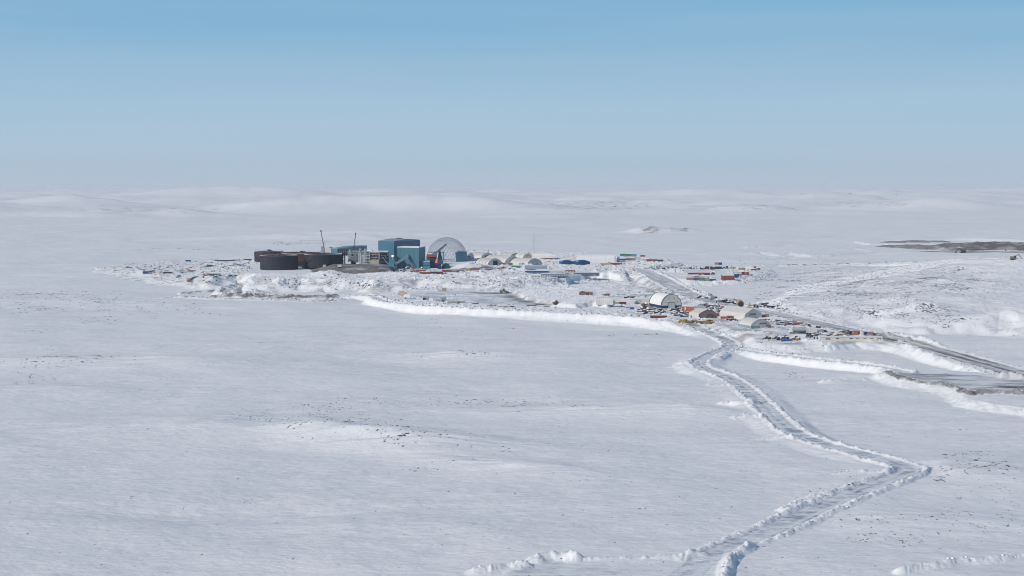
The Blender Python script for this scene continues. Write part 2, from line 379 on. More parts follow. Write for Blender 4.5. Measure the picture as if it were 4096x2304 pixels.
# gravel track round the foot of the left bank
road([(965, 1140, 3), (940, 1148, 2), (925, 1156, 1.5), (900, 1166, 1), (905, 1176, 1), (960, 1184, 1), (1060, 1188, 1), (1180, 1190, 1), (1300, 1191, 1), (1400, 1188, 1), (1480, 1184, 3)], 5.0,
     bh=1.6, bw=3.5, dirt=.55, ice=.2, blend=4)
berm(G([(720, 1192), (860, 1200), (1000, 1208), (1150, 1212), (1300, 1210), (1400, 1202)]), 2.0, 10, .9, 12)
berm(G([(860, 1185), (1000, 1193), (1150, 1197), (1310, 1197), (1340, 1196)]), 2.2, 6, 1.0, 13, dirt=1.0)
berm(G([(730, 1172), (860, 1164), (940, 1160)]), 2.0, 7, 1.2, 14)
mound(1015, 1172, 12, 8, 4, rough=1)
berm(G([(640, 1194), (720, 1184)]), 1.2, 8, .2, 15)
# --- the zigzag snow road
road([(2760, 1300, 3), (2840, 1336, 1), (2905, 1366, .3), (2935, 1388, .2), (2900, 1404, .2), (2830, 1430, .2), (2785, 1458, .2), (2820, 1482, .2), (2890, 1503, .2), (2950, 1535, .3), (3005, 1580, .4),
      (3070, 1645, .5), (3130, 1704, .5), (3190, 1748, .5), (3290, 1784, .5), (3420, 1818, .5), (3540, 1848, .5), (3660, 1882, .5), (3590, 1914, .5), (3460, 1962, .4), (3320, 2022, .3),
      (3180, 2088, .3), (3040, 2150, .2), (2920, 2200, .2), (2830, 2244, .2), (2760, 2290, .2), (2700, 2350, .2)], 4.3, bh=.95, bw=2.4, ice=1.0, blend=9, zadd=.7, rough=.8)
area(G([(2050, 2262), (2200, 2258), (2500, 2262), (2800, 2250), (2880, 2262), (2860, 2400), (1900, 2400)]), 0.4, ice=.5, edge=2, warp=1)
berm(G([(2200, 2234), (2320, 2244), (2560, 2244), (2700, 2240), (2815, 2228)]), .9, 2.0, .8, 17)
berm(G([(1900, 2285), (1990, 2272), (2050, 2262), (2090, 2275)]), 1.6, 3.0, 1.1, 18)
berm(G([(2140, 2248), (2180, 2232), (2270, 2236), (2290, 2246)]), 2.0, 3.2, 1.1, 19)
berm(G([(2990, 2205), (2930, 2236), (2908, 2262), (2900, 2310), (2890, 2400)]), 1.9, 2.8, 1.2, 20)
for pts, h, w in (([(2900, 1612), (2960, 1620), (3020, 1622)], 1.8, 4.5), ([(2950, 1680), (2990, 1676), (3040, 1680)], 1.5, 4), ([(3060, 1762), (3110, 1758), (3190, 1764)], 1.2, 4),
                  ([(2840, 1548), (2880, 1550), (2950, 1552)], 1.0, 4), ([(2690, 1462), (2740, 1456), (2790, 1474)], 1.0, 4), ([(3350, 1906), (3420, 1900), (3540, 1902)], .9, 3.5),
                  ([(3130, 2055), (3200, 2020), (3300, 1985)], 1.1, 2.5), ([(2870, 1440), (2900, 1424)], 2.2, 4.5), ([(3300, 1535), (3400, 1528), (3520, 1522), (3540, 1524)], 1.6, 5),
                  ([(3600, 2300), (3700, 2280), (3850, 2262), (3960, 2250), (4100, 2232), (4300, 2210)], 1.3, 2.6)):
    berm(G(pts), h, w, .9, seed=int(pts[0][0] * 7) % 31)
berm(G([(3180, 1362, 4.5), (3260, 1376, 4), (3310, 1388, 3)]), 2.5, 8, 1.0, 25)
# bank left of the lower terrace end and loose rims round the sites
berm(G([(2560, 1252, 4.5), (2640, 1262, 4.5), (2720, 1262, 4.5)]), 1.2, 5, .6, 26)
berm(G([(2870, 1330, 3), (2960, 1334, 4.5), (3060, 1336, 4.5)]), 1.6, 4, 1.0, 27)

Zsm = Z.copy()
# trampled, ploughed and drifted snow all over the sites
for poly_, amp in ((G(up), .45), (lower, .30), (G([(2640, 1078, 8), (3050, 1062, 8), (3010, 1098, 8), (2930, 1120, 8), (2620, 1100, 8)]), .2)):
    s = box_sel(poly_, 5); x, y = X[s], Y[s]; d = poly_dist(x, y, poly_)
    plant = poly_dist(x, y, G([(1020, 1104, 12), (1000, 1040, 12), (1300, 1020, 12), (1880, 1030, 12), (1880, 1066, 12), (1800, 1092, 12), (1600, 1106, 12), (1200, 1108, 12)]))
    q = (d < 0) * np.clip(1 - 2.2 * (ICE[s] + DIRT[s]), 0, 1) * sstep(-2, 8, plant)
    lump = np.clip(fbm(x / 13, y / 10, 3, 101, .6) + .05, 0, 1)
    Z[s] += q * lump * 0.9 * (amp / .45)
    ROUGH[s] = np.maximum(ROUGH[s], q * np.clip(lump * 2.2, 0.12, 1) * amp * 1.6)
s = box_sel(lower, 5); d = poly_dist(X[s], Y[s], lower)
camp = (d < 2) * sstep(0, 30, X[s] - 85 * (Y[s] / 1200)) * np.clip(fbm(X[s] / 22, Y[s] / 18, 3, 103) * .9 + .24, 0, .6)
DIRT[s] = np.maximum(DIRT[s], camp * (1 - ROUGH[s]))
# rough rubble where masked, soft wind relief elsewhere
rg = fbm(X / 3.4, Y / 3.4, 3, 81, .7)
Z += ROUGH * (0.5 * np.abs(rg) + 0.3 * rg) * (1 + sstep(1800, 4000, Y) * 2)
del rg
tund = sstep(30, 130, X - 0.0) * sstep(1010, 1150, Y) * (1 - sstep(1900, 2500, Y)) * sstep(0.16, 0.22, X / Y)
Z += tund * (1 - np.clip(ICE * 3, 0, 1)) * 0.8 * np.abs(fbm(X / 14, Y / 16, 4, 91, .65))
wind = (1 - np.clip(ROUGH * 2, 0, 1)) * (1 - np.clip(ICE + DIRT, 0, 1))
Z += wind * near * (0.12 * fbm(X / 9, Y / 6, 3, 95, .6) + 0.45 * fbm(X / 45, Y / 34, 2, 97))
Z += np.clip(ICE, 0, 1) * 0.07 * fbm(X / 5, Y / 4, 2, 99)
Zg = Z.reshape(NR, NC)
Zsg = Zsm.reshape(NR, NC)
STONY = np.zeros_like(Z)
PX, PY = 2048 + F * X / Y, HORIZON + F * (CAM_H - Z) / Y
for px, py, rx, ry, s_ in ((150, 1195, 260, 26, .6), (450, 1225, 380, 26, .5), (250, 1455, 260, 30, .5), (1200, 1670, 330, 55, .55), (1500, 1750, 380, 45, .5), (1880, 1420, 170, 16, .5), (2050, 1610, 320, 26, .45), (1700, 1860, 120, 14, .6),
                           (3550, 2130, 220, 60, .55), (3880, 1880, 260, 80, .5), (3950, 2080, 200, 60, .4), (3200, 1405, 240, 22, .4), (3190, 1500, 90, 16, .5), (3500, 1130, 560, 75, .85), (3640, 1245, 220, 35, 1.0), (3250, 1195, 260, 60, .8),
                           (3830, 1290, 120, 22, .9), (3820, 1085, 160, 22, .9), (3100, 1110, 200, 60, .6), (620, 840, 300, 16, .8), (2400, 820, 260, 22, .9), (3000, 830, 240, 14, .8), (3450, 815, 260, 14, .8), (1250, 970, 200, 12, .7), (350, 830, 250, 12, .6), (2610, 922, 60, 8, 1)):
    q = ((PX - px) / rx) ** 2 + ((PY - py) / ry) ** 2
    STONY = np.maximum(STONY, s_ * np.clip(1.5 - q, 0, 1))
STONY = np.maximum(STONY, np.clip(ROUGH * 1.25 - .42, 0, .9) * sstep(900, 1100, Y)) * (1 - np.clip(ICE * 2, 0, 1))

def terrain_z(x, y, Zg=None):
    Zg = globals()['Zg'] if Zg is None else Zg
    i = np.searchsorted(rows, y) - 1
    i = max(0, min(NR - 2, i))
    u = x / y
    j = max(0, min(NC - 2, int(np.searchsorted(cols, u)) - 1))
    a, b = (y - rows[i]) / (rows[i + 1] - rows[i]), (u - cols[j]) / (cols[j + 1] - cols[j])
    return float((Zg[i, j] * (1 - b) + Zg[i, j + 1] * b) * (1 - a) + (Zg[i + 1, j] * (1 - b) + Zg[i + 1, j + 1] * b) * a)
def spot(px, py):
    """where the terrain is seen at that pixel; returns x, y, z and metres per pixel"""
    dx, dy, dz = ray(px, py)
    t = 300.0
    prev = t
    while t < 60000:
        x, y, z = dx * t, dy * t, CAM_H + dz * t
        if z < terrain_z(x, y, Zsg): break
        prev = t
        t *= 1.004
    lo, hi = prev, t
    for _ in range(18):
        m = (lo + hi) / 2
        if CAM_H + dz * m < terrain_z(dx * m, dy * m, Zsg): hi = m
        else: lo = m
    t = hi
    zs = CAM_H + dz * t
    return dx * t, dy * t, zs + .9 * (terrain_z(dx * t, dy * t) - zs), t / F

def grid_mesh(name, verts, nr, nc):
    me = bpy.data.meshes.new(name)
    nv = len(verts)
    me.vertices.add(nv)
    me.vertices.foreach_set('co', np.ascontiguousarray(verts, dtype=np.float32).ravel())
    idx = np.arange(nr * nc, dtype=np.int32).reshape(nr, nc)
    q = np.stack([idx[:-1, :-1], idx[:-1, 1:], idx[1:, 1:], idx[1:, :-1]], -1).reshape(-1, 4)
    nf = len(q)
    me.loops.add(nf * 4)
    me.loops.foreach_set('vertex_index', q.ravel())
    me.polygons.add(nf)
    me.polygons.foreach_set('loop_start', np.arange(0, nf * 4, 4, dtype=np.int32))
    me.polygons.foreach_set('use_smooth', np.ones(nf, dtype=bool))
    me.update(calc_edges=True)
    return me
me = grid_mesh('snow_ground', np.stack([X, Y, Z], -1), NR, NC)
ca = me.color_attributes.new('surface', 'FLOAT_COLOR', 'POINT')
ca.data.foreach_set('color', np.stack([np.clip(DIRT, 0, 1), np.clip(ICE, 0, 1), np.clip(ROUGH, 0, 1), np.clip(STONY, 0, 1)], -1).astype(np.float32).ravel())
ground_ob = bpy.data.objects.new('snow_ground', me)
COL.objects.link(ground_ob)
ground_ob['kind'] = 'structure'

# snow, scraped ice and gravel
gm, t, b = node_mat('wind_packed_snow')
N, L = t.nodes, t.links
at = N.new('ShaderNodeAttribute'); at.attribute_name = 'surface'
sep = N.new('ShaderNodeSeparateColor'); L.new(at.outputs['Color'], sep.inputs[0])
geo = N.new('ShaderNodeNewGeometry')
def mapped(sx, sy, sz):
    m = N.new('ShaderNodeMapping'); m.inputs['Scale'].default_value = (sx, sy, sz); L.new(geo.outputs['Position'], m.inputs[0]); return m
def noise(mp, scale, detail, rough=.55):
    n = N.new('ShaderNodeTexNoise'); n.inputs['Scale'].default_value = scale; n.inputs['Detail'].default_value = detail; n.inputs['Roughness'].default_value = rough
    L.new(mp.outputs[0], n.inputs['Vector']); return n
def ramp(src, p0, p1, c0=(0, 0, 0, 1), c1=(1, 1, 1, 1)):
    r = N.new('ShaderNodeValToRGB'); r.color_ramp.elements[0].position = p0; r.color_ramp.elements[1].position = p1
    r.color_ramp.elements[0].color = c0; r.color_ramp.elements[1].color = c1; L.new(src, r.inputs[0]); return r
def mixc(fac, a, bb):
    m = N.new('ShaderNodeMix'); m.data_type = 'RGBA'
    for sock, v in ((0, fac), (6, a), (7, bb)):
        if hasattr(v, 'links'): L.new(v, m.inputs[sock])
        else: m.inputs[sock].default_value = v
    return m.outputs[2]
def math2(op, a, bb):
    m = N.new('ShaderNodeMath'); m.operation = op
    for i, v in ((0, a), (1, bb)):
        if hasattr(v, 'links'): L.new(v, m.inputs[i])
        else: m.inputs[i].default_value = v
    return m.outputs[0]
streak = noise(mapped(0.07, 0.13, 0.1), 1.0, 7, .68)
big = noise(mapped(0.006, 0.012, 0.01), 1.0, 3)
snow = mixc(ramp(streak.outputs[0], .38, .62).outputs[0], (.70, .722, .758, 1), (.82, .823, .835, 1))
snow = mixc(ramp(big.outputs[0], .4, .65).outputs[0], snow, (.79, .80, .82, 1))
scour = noise(mapped(0.10, 0.20, 0.1), 1.0, 7, .72)
ice = mixc(ramp(scour.outputs[0], .44, .60).outputs[0], (.72, .75, .78, 1), (.27, .32, .40, 1))
grit = noise(mapped(0.35, 0.5, 0.5), 1.0, 6, .7)
gravel = mixc(ramp(grit.outputs[0], .3, .7).outputs[0], (.07, .062, .064, 1), (.225, .20, .195, 1))
c1 = mixc(sep.outputs[1], snow, ice)
dn = noise(mapped(0.05, 0.09, 0.1), 1.0, 5, .65)
dfac = math2('MULTIPLY', sep.outputs[0], ramp(dn.outputs[0], .12, .5).outputs[0])
c2 = mixc(dfac, c1, gravel)
# small dark stones poking through: patches of them, densest where the ground is stony
peb = noise(mapped(0.55, 0.38, 0.5), 1.0, 3, .55)
pat = noise(mapped(0.03, 0.035, 0.03), 1.0, 3, .6)
v = math2('ADD', peb.outputs[0], math2('MULTIPLY', math2('MULTIPLY', at.outputs['Alpha'], ramp(pat.outputs[0], .38, .62).outputs[0]), .22))
pf = ramp(v, .70, .74)
c3 = mixc(pf.outputs[0], c2, (.085, .10, .135, 1))
L.new(c3, b.inputs['Base Color'])
b.inputs['Roughness'].default_value = .75
b.inputs['Specular IOR Level'].default_value = .12
bump = N.new('ShaderNodeBump'); bump.inputs['Strength'].default_value = .9; bump.inputs['Distance'].default_value = .55
bh = noise(mapped(0.22, 0.42, 0.4), 1.0, 7, .65)
L.new(bh.outputs[0], bump.inputs['Height']); L.new(bump.outputs[0], b.inputs['Normal'])
me.materials.append(gm)

# haze: air over the whole snowfield
hm = bpy.data.meshes.new('haze')
hx, hy0, hy1, hz0, hz1 = 480000, -400, 225000, -60, 113
vs = [(x, y, z) for x in (-hx, hx) for y in (hy0, hy1) for z in (hz0, hz1)]
hm.from_pydata(vs, [], [(0, 1, 3, 2), (4, 6, 7, 5), (0, 4, 5, 1), (2, 3, 7, 6), (0, 2, 6, 4), (1, 5, 7, 3)])
haze = bpy.data.objects.new('haze', hm); COL.objects.link(haze); haze['kind'] = 'stuff'
m = bpy.data.materials.new('thin_air'); m.use_nodes = True
for n in list(m.node_tree.nodes):
    if n.type == 'BSDF_PRINCIPLED': m.node_tree.nodes.remove(n)
vol = m.node_tree.nodes.new('ShaderNodeVolumePrincipled')
vol.inputs['Color'].default_value = (.77, .83, .885, 1)
vol.inputs['Density'].default_value = 0.00003
m.node_tree.links.new(vol.outputs[0], [n for n in m.node_tree.nodes if n.type == 'OUTPUT_MATERIAL'][0].inputs['Volume'])
hm.materials.append(m)

# ------------------------------------------------------------------ materials for built things
_mats = {}
def mat(name, rgb, rough=.6, var=.18, metal=0.0, scale=.6, streaks=False):
    if name in _mats: return _mats[name]
    m, t, b = node_mat(name)
    N, L = t.nodes, t.links
    tc = N.new('ShaderNodeTexCoord')
    mp = N.new('ShaderNodeMapping'); mp.inputs['Scale'].default_value = (scale * 2.2, scale * 2.2, scale * .5) if streaks else (scale,) * 3
    L.new(tc.outputs['Object'], mp.inputs[0])
    n = N.new('ShaderNodeTexNoise'); n.inputs['Scale'].default_value = 1.0; n.inputs['Detail'].default_value = 5
    L.new(mp.outputs[0], n.inputs['Vector'])
    r = N.new('ShaderNodeValToRGB')
    r.color_ramp.elements[0].position, r.color_ramp.elements[1].position = .3, .7
    r.color_ramp.elements[0].color = tuple(max(0, c * (1 - var)) for c in rgb) + (1,)
    r.color_ramp.elements[1].color = tuple(min(1, c * (1 + var)) for c in rgb) + (1,)
    L.new(n.outputs[0], r.inputs[0]); L.new(r.outputs[0], b.inputs['Base Color'])
    b.inputs['Roughness'].default_value = rough; b.inputs['Metallic'].default_value = metal
    _mats[name] = m
    return m
def two(name, c0, c1, scale=.15, lo=.42, hi=.58, rough=.8, zs=1.0):
    if name in _mats: return _mats[name]
    m = mat(name, c0, rough, 0, scale=scale)
    r = [n for n in m.node_tree.nodes if n.type == 'VALTORGB'][0]
    r.color_ramp.elements[0].position, r.color_ramp.elements[1].position = lo, hi
    r.color_ramp.elements[0].color = tuple(c0) + (1,); r.color_ramp.elements[1].color = tuple(c1) + (1,)
    mp = [n for n in m.node_tree.nodes if n.type == 'MAPPING'][0]
    mp.inputs['Scale'].default_value = (scale, scale, scale * zs)
    return m
SNOW = mat('snow_cover', (.80, .81, .84), .8, .04)
FABRIC = mat('white_fabric', (.60, .585, .56), .6, .05, scale=.2)
FABRIC_D = mat('grey_fabric', (.58, .57, .56), .7, .06, scale=.2)
TEAL = mat('teal_cladding', (.048, .165, .255), .5, .08, scale=.08, streaks=True)
TEAL_ROOF = mat('grey_blue_roof', (.22, .30, .36), .5, .1)
STEEL = mat('galvanised_steel', (.42, .45, .48), .5, .15)
DSTEEL = mat('dark_steel', (.025, .033, .055), .5, .25)
NAVY = mat('navy_paint', (.012, .025, .085), .5, .2)
RUST = two('rusty_tank_plate', (.006, .011, .030), (.040, .018, .026), .09, .54, .74, .7)
RUST2 = two('reddish_tank_plate', (.011, .013, .030), (.062, .025, .030), .08, .46, .7, .7)
CONC = mat('pale_concrete', (.46, .43, .37), .9, .12)
CREAM = mat('cream_paint', (.66, .62, .54), .7, .08)
WHITEP = mat('white_paint', (.78, .78, .77), .6, .06)
RED = mat('red_oxide_paint', (.23, .068, .055), .6, .2)
RED2 = mat('bright_red_paint', (.42, .055, .04), .6, .15)
MAROON = mat('maroon_paint', (.13, .030, .035), .6, .25)
PINK = mat('faded_red_paint', (.34, .20, .19), .7, .15)
ORANGE = mat('orange_fabric', (.42, .14, .08), .7, .12)
TARP = mat('orange_tarp', (.72, .17, .06), .7, .15)
BLUE = mat('blue_paint', (.035, .13, .33), .6, .2)
DBLUE = mat('dark_blue_paint', (.012, .05, .17), .6, .2)
LBLUE = mat('light_blue_paint', (.10, .25, .42), .6, .15)
BLUET = mat('blue_tarpaulin', (.015, .075, .21), .6, .2)
GREEN = mat('dark_green_paint', (.04, .10, .085), .6, .2)
GREEN2 = mat('green_paint', (.07, .22, .15), .6, .2)
TAN = mat('tan_paint', (.42, .31, .20), .7, .15)
BROWN = mat('brown_paint', (.22, .13, .10), .7, .2)
GREY = mat('grey_paint', (.30, .32, .35), .7, .15)
LGREY = mat('light_grey_paint', (.50, .51, .53), .7, .1)
DGREY = mat('charcoal_paint', (.025, .032, .05), .6, .3)
WOOD = mat('weathered_wood', (.36, .30, .25), .85, .25, scale=1.5)
WOODL = mat('fresh_plywood', (.56, .44, .32), .8, .12, scale=1.0)
WOODD = mat('dark_timber', (.15, .11, .10), .9, .35, scale=1.5)
YELLOW = two('yellow_wrapping', (.38, .25, .08), (.14, .09, .05), .35, .45, .65, .7)
MACHY = two('dusty_yellow_paint', (.42, .27, .15), (.13, .08, .07), .5, .45, .65, .6)
RUBBER = mat('black_rubber', (.018, .018, .022), .8, .2)
GLASS = mat('dark_window', (.015, .025, .045), .15, .1)
BLACKT = mat('black_liner', (.006, .014, .040), .5, .2)
SIL = mat('dull_aluminium', (.38, .42, .45), .4, .1)
STONE = two('dark_rock', (.05, .055, .065), (.16, .15, .15), .8, .35, .7, .9)
CLOD = mat('broken_snow', (.79, .80, .83), .85, .05)

# ------------------------------------------------------------------ mesh builder
class MB:
    def __init__(s): s.v, s.f = [], []
    def add(s, vs, fs):
        k = len(s.v); s.v += [tuple(p) for p in vs]; s.f += [tuple(i + k for i in f) for f in fs]; return s
    def box(s, cx, cy, z0, sx, sy, sz, rz=0.0, taper=1.0):
        c, n = math.cos(rz), math.sin(rz); p = []
        for z, q in ((z0, 1.0), (z0 + sz, taper)):
            for a, b in ((-.5, -.5), (.5, -.5), (.5, .5), (-.5, .5)):
                x, y = a * sx * q, b * sy * q
                p.append((cx + x * c - y * n, cy + x * n + y * c, z))
        return s.add(p, [(0, 3, 2, 1), (4, 5, 6, 7), (0, 1, 5, 4), (1, 2, 6, 5), (2, 3, 7, 6), (3, 0, 4, 7)])
    def beam(s, a, b, w, h=None):
        a, b = Vector(a), Vector(b); h = h or w
        d = (b - a).normalized()
        up = Vector((0, 0, 1)) if abs(d.z) < .95 else Vector((0, 1, 0))
        r = d.cross(up).normalized(); u = r.cross(d)
        p = [q + r * i * w / 2 + u * j * h / 2 for q in (a, b) for i, j in ((-1, -1), (1, -1), (1, 1), (-1, 1))]
        return s.add(p, [(0, 3, 2, 1), (4, 5, 6, 7), (0, 1, 5, 4), (1, 2, 6, 5), (2, 3, 7, 6), (3, 0, 4, 7)])
    def cyl(s, a, b, r, n=12, r2=None, caps=True):
        a, b = Vector(a), Vector(b); d = (b - a).normalized(); r2 = r if r2 is None else r2
        up = Vector((0, 0, 1)) if abs(d.z) < .95 else Vector((0, 1, 0))
        x = d.cross(up).normalized(); y = x.cross(d)
        p = [q + (x * math.cos(t) + y * math.sin(t)) * rr for q, rr in ((a, r), (b, r2)) for t in [2 * math.pi * i / n for i in range(n)]]
        f = [(i, (i + 1) % n, n + (i + 1) % n, n + i) for i in range(n)]
        if caps: f += [tuple(range(n))[::-1], tuple(range(n, 2 * n))]
        return s.add(p, f)
    def prism(s, prof, y0, y1):
        """profile in x,z extruded along y"""
        n = len(prof)
        p = [(x, y0, z) for x, z in prof] + [(x, y1, z) for x, z in prof]
        return s.add(p, [tuple(range(n))[::-1], tuple(range(n, 2 * n))] + [(i, (i + 1) % n, n + (i + 1) % n, n + i) for i in range(n)])
    def xprism(s, prof, x0, x1):
        """profile in y,z extruded along x"""
        n = len(prof)
        p = [(x0, y, z) for y, z in prof] + [(x1, y, z) for y, z in prof]
        return s.add(p, [tuple(range(n)), tuple(range(n, 2 * n))[::-1]] + [(i, n + i, n + (i + 1) % n, (i + 1) % n) for i in range(n)])
    def band(s, prof, k, y0, y1):
        """open arch strip of thickness k round a profile (without its bottom edge)"""
        cx = sum(p[0] for p in prof) / len(prof)
        o = [(x + (x - cx) * k, z * (1 + k * .6)) for x, z in prof]
        for i in range(len(prof) - 1):
            a, b, c, d = prof[i], prof[i + 1], o[i + 1], o[i]
            s.add([(a[0], y0, a[1]), (b[0], y0, b[1]), (c[0], y0, c[1]), (d[0], y0, d[1]), (a[0], y1, a[1]), (b[0], y1, b[1]), (c[0], y1, c[1]), (d[0], y1, d[1])],
                  [(0, 1, 2, 3), (7, 6, 5, 4), (3, 2, 6, 7), (0, 4, 5, 1)])
        return s
    def blob(s, cx, cy, cz, rx, ry, rz, n=8, m=5, jit=.15, seed=0, half=True):
        rd = random.Random(seed); p = []
        for j in range(m + 1):
            ph = (math.pi / 2 if half else math.pi) * j / m + (0 if half else -math.pi / 2)
            for i in range(n):
                t = 2 * math.pi * i / n; q = 1 + jit * (rd.random() * 2 - 1)
                p.append((cx + rx * math.cos(ph) * math.cos(t) * q, cy + ry * math.cos(ph) * math.sin(t) * q, cz + rz * math.sin(ph) * q))
        return s.add(p, [(j * n + i, j * n + (i + 1) % n, (j + 1) * n + (i + 1) % n, (j + 1) * n + i) for j in range(m) for i in range(n)])
    def mesh(s, name, m, smooth=False):
        me = bpy.data.meshes.new(name); me.from_pydata(s.v, [], s.f); me.update()
        if m: me.materials.append(m)
        if smooth:
            for q in me.polygons: q.use_smooth = True
        return me
    def build(s, name, m, parent=None, smooth=False):
        o = bpy.data.objects.new(name, s.mesh(name, m, smooth)); COL.objects.link(o)
        if parent: o.parent = parent
        return o
def put(name, me, parent):
    o = bpy.data.objects.new(name, me); COL.objects.link(o); o.parent = parent; return o
def tag(o, label, cat, group=None):
    o['label'] = label; o['category'] = cat
    if group: o['group'] = group
    return o
def thing(name, label, cat, loc, rz=0.0, group=None):
    o = bpy.data.objects.new(name, None); COL.objects.link(o)
    o.empty_display_size = .5; o.location = loc; o.rotation_euler = (0, 0, rz)
    return tag(o, label, cat, group)
def copy_tree(src, loc, rz, label=None, group=None, scale=1.0):
    r = src.copy(); COL.objects.link(r); r.location = loc; r.rotation_euler = (0, 0, rz); r.scale = (scale,) * 3
    if label: r['label'] = label
    if group: r['group'] = group
    for ch in list(src.children):
        c = ch.copy(); COL.objects.link(c); c.parent = r
        for g in ch.children:
            d = g.copy(); COL.objects.link(d); d.parent = c
    return r
def at(px, py, sink=.1):
    x, y, z, k = spot(px, py)
    return Vector((x, y, z - sink)), k
def span(x0, x1, yt, yb, sink=.1):
    """front bottom centre, width and height in metres of something spanning those pixels"""
    p, k = at((x0 + x1) / 2, yb, sink)
    return p, (x1 - x0) * k, (yb - yt) * k, k

# ------------------------------------------------------------------ kinds of things
_cache = {}
def cont_meshes(L, D, H, m, snow):
    key = (round(L, 1), round(D, 1), round(H, 1), m.name, snow)
    if key in _cache: return _cache[key]
    b = MB(); n = max(4, int(L / .7)); prof = []
    for i in range(n + 1):
        x = -L / 2 + L * i / n
        prof.append((x, -D / 2 + (.09 if i % 2 else 0)))
    pts = prof + [(x, -y) for x, y in reversed(prof)]
    k = len(pts)
    b.add([(x, y, .12) for x, y in pts] + [(x, y, H) for x, y in pts], [tuple(range(k))[::-1], tuple(range(k, 2 * k))] + [(i, (i + 1) % k, k + (i + 1) % k, k + i) for i in range(k)])
    b.box(0, -D / 2 - .03, 0, L, .08, .18); b.box(0, -D / 2 - .03, H - .12, L, .08, .14)
    for x in (-L / 2 + .06, L / 2 - .06): b.box(x, -D / 2 - .05, .18, .14, .08, H - .32)
    body = b.mesh('body', m)
    d = MB(); d.box(0, 0, 0, .08, D * .47, H - .35); d.cyl((-.06, 0, 0), (-.06, 0, H - .4), .03, 5); d.cyl((.06, 0, 0), (.06, 0, H - .4), .03, 5)
    door = d.mesh('door', m)
    cap = None
    if snow:
        s = MB(); rd = random.Random(int(L * 10) + snow)
        nx = 7; top = []
        for j in range(3):
            for i in range(nx):
                e = .05 if (i in (0, nx - 1) or j in (0, 2)) else .25
                top.append((-L / 2 * .97 + L * .97 * i / (nx - 1), -D / 2 * .96 + D * .96 * j / 2, H + .02 + e * (.4 + rd.random()) * (1 + .3 * snow)))
        bot = [(x, y, H + .005) for x, y, z in top]
        K = len(top); f = []
        for j in range(2):
            for i in range(nx - 1):
                a = j * nx + i; f.append((a, a + 1, a + nx + 1, a + nx)); f.append((K + a, K + a + nx, K + a + nx + 1, K + a + 1))
        rim = [i for i in range(nx)] + [nx * 2 - 1, nx * 3 - 1] + [nx * 3 - 2 - i for i in range(nx - 1)] + [nx]
        for i in range(len(rim)):
            a, c = rim[i], rim[(i + 1) % len(rim)]; f.append((a, K + a, K + c, c))
        s.add(top + bot, f); cap = s.mesh('snow_cap', SNOW)
    _cache[key] = (body, door, cap)
    return _cache[key]
def container(x0, x1, yt, yb, m, label, rz=0.0, depth=2.5, snow=1, lift=0.0, group=None, back=0.0, name='shipping_container', cat='container'):
    p, w, h, k = span(x0, x1, yt, yb)
    c = max(.3, math.cos(rz))
    L = max(2.2, (w - depth * abs(math.sin(rz))) / c)
    H = h
    body, door, cap = cont_meshes(L, depth, H, m, snow)
    t = thing(name, label, cat, p + Vector((0, depth / 2 + back, lift)), rz, group)
    put('body', body, t)
    for s in (-1, 1):
        o = put('door', door, t); o.location = (L / 2 + .03, s * depth * .24, .15)
    if cap: put('snow_cap', cap, t)
    return t
def shed(x0, x1, yt, yb, m, label, rz=0.0, depth=6.0, roof='flat', roofm=None, windows=0, door=True, name='modular_building', cat='building', snow=True, wm=None, group=None, back=0, lift=0, winh=.3):
    p, w, h, k = span(x0, x1, yt, yb)
    L = max(2.0, (w - depth * abs(math.sin(rz))) / max(.3, math.cos(rz))); H = h * (.8 if roof != 'flat' else .95)
    t = thing(name, label, cat, p + Vector((0, depth / 2 + back, lift)), rz, group)
    MB().box(0, 0, 0, L, depth, H).build('wall', m, t)
    rm = roofm or (SNOW if snow else m)
    if roof == 'flat':
        r = MB().box(0, 0, H, L + .3, depth + .3, .22); r.build('roof', rm, t)
    elif roof == 'gable':       # ridge along x
        MB().xprism([(-depth / 2 - .3, H), (0, h), (depth / 2 + .3, H)], -L / 2 - .3, L / 2 + .3).build('roof', rm, t)
    elif roof == 'gablef':      # gable faces the front
        MB().prism([(-L / 2 - .2, H + .01), (L / 2 + .2, H + .01), (0, h)], -depth / 2 - .2, depth / 2 + .2).build('roof', rm, t)
    if windows:
        for i in range(windows):
            x = -L / 2 + L * (i + .5) / windows
            o = MB().box(x, -depth / 2 - .03, H * .42, min(L / windows * .5, 2.2), .08, H * winh).build('window', wm or GLASS, t)
    if door:
        MB().box(L * .36, -depth / 2 - .05, .05, min(1.1, L * .2), .1, min(2.1, H * .75)).build('door', GREY, t)
    return t
def crate(x0, x1, yt, yb, m, label, rz=0.0, depth=None, group=None, snow=True, name='wooden_crate', cat='crate', lift=0, back=0):
    p, w, h, k = span(x0, x1, yt, yb); D = depth or max(1.0, w * .8)
    t = thing(name, label, cat, p + Vector((0, D / 2 + back, lift)), rz, group)
    b = MB().box(0, 0, .1, w, D, h - .1)
    for x in (-w / 2 + .08, 0, w / 2 - .08): b.box(x, 0, 0, .14, D + .08, .12); b.box(x, -D / 2 - .03, .12, .1, .06, h - .14)
    b.build('box', m, t)
    MB().box(0, 0, h, w * 1.03, D * 1.03, .08).build('lid', m, t)
    if snow: MB().box(0, 0, h + .09, w * .95, D * .93, .2, taper=.8).build('snow_cap', SNOW, t)
    return t
def prof_round(W, H, n=18, base=.0):
    return [(-W / 2, 0)] + [(-W / 2 * math.cos(math.pi * i / n), H * base + H * (1 - base) * math.sin(math.pi * i / n) ** .92) for i in range(n + 1)] + [(W / 2, 0)]
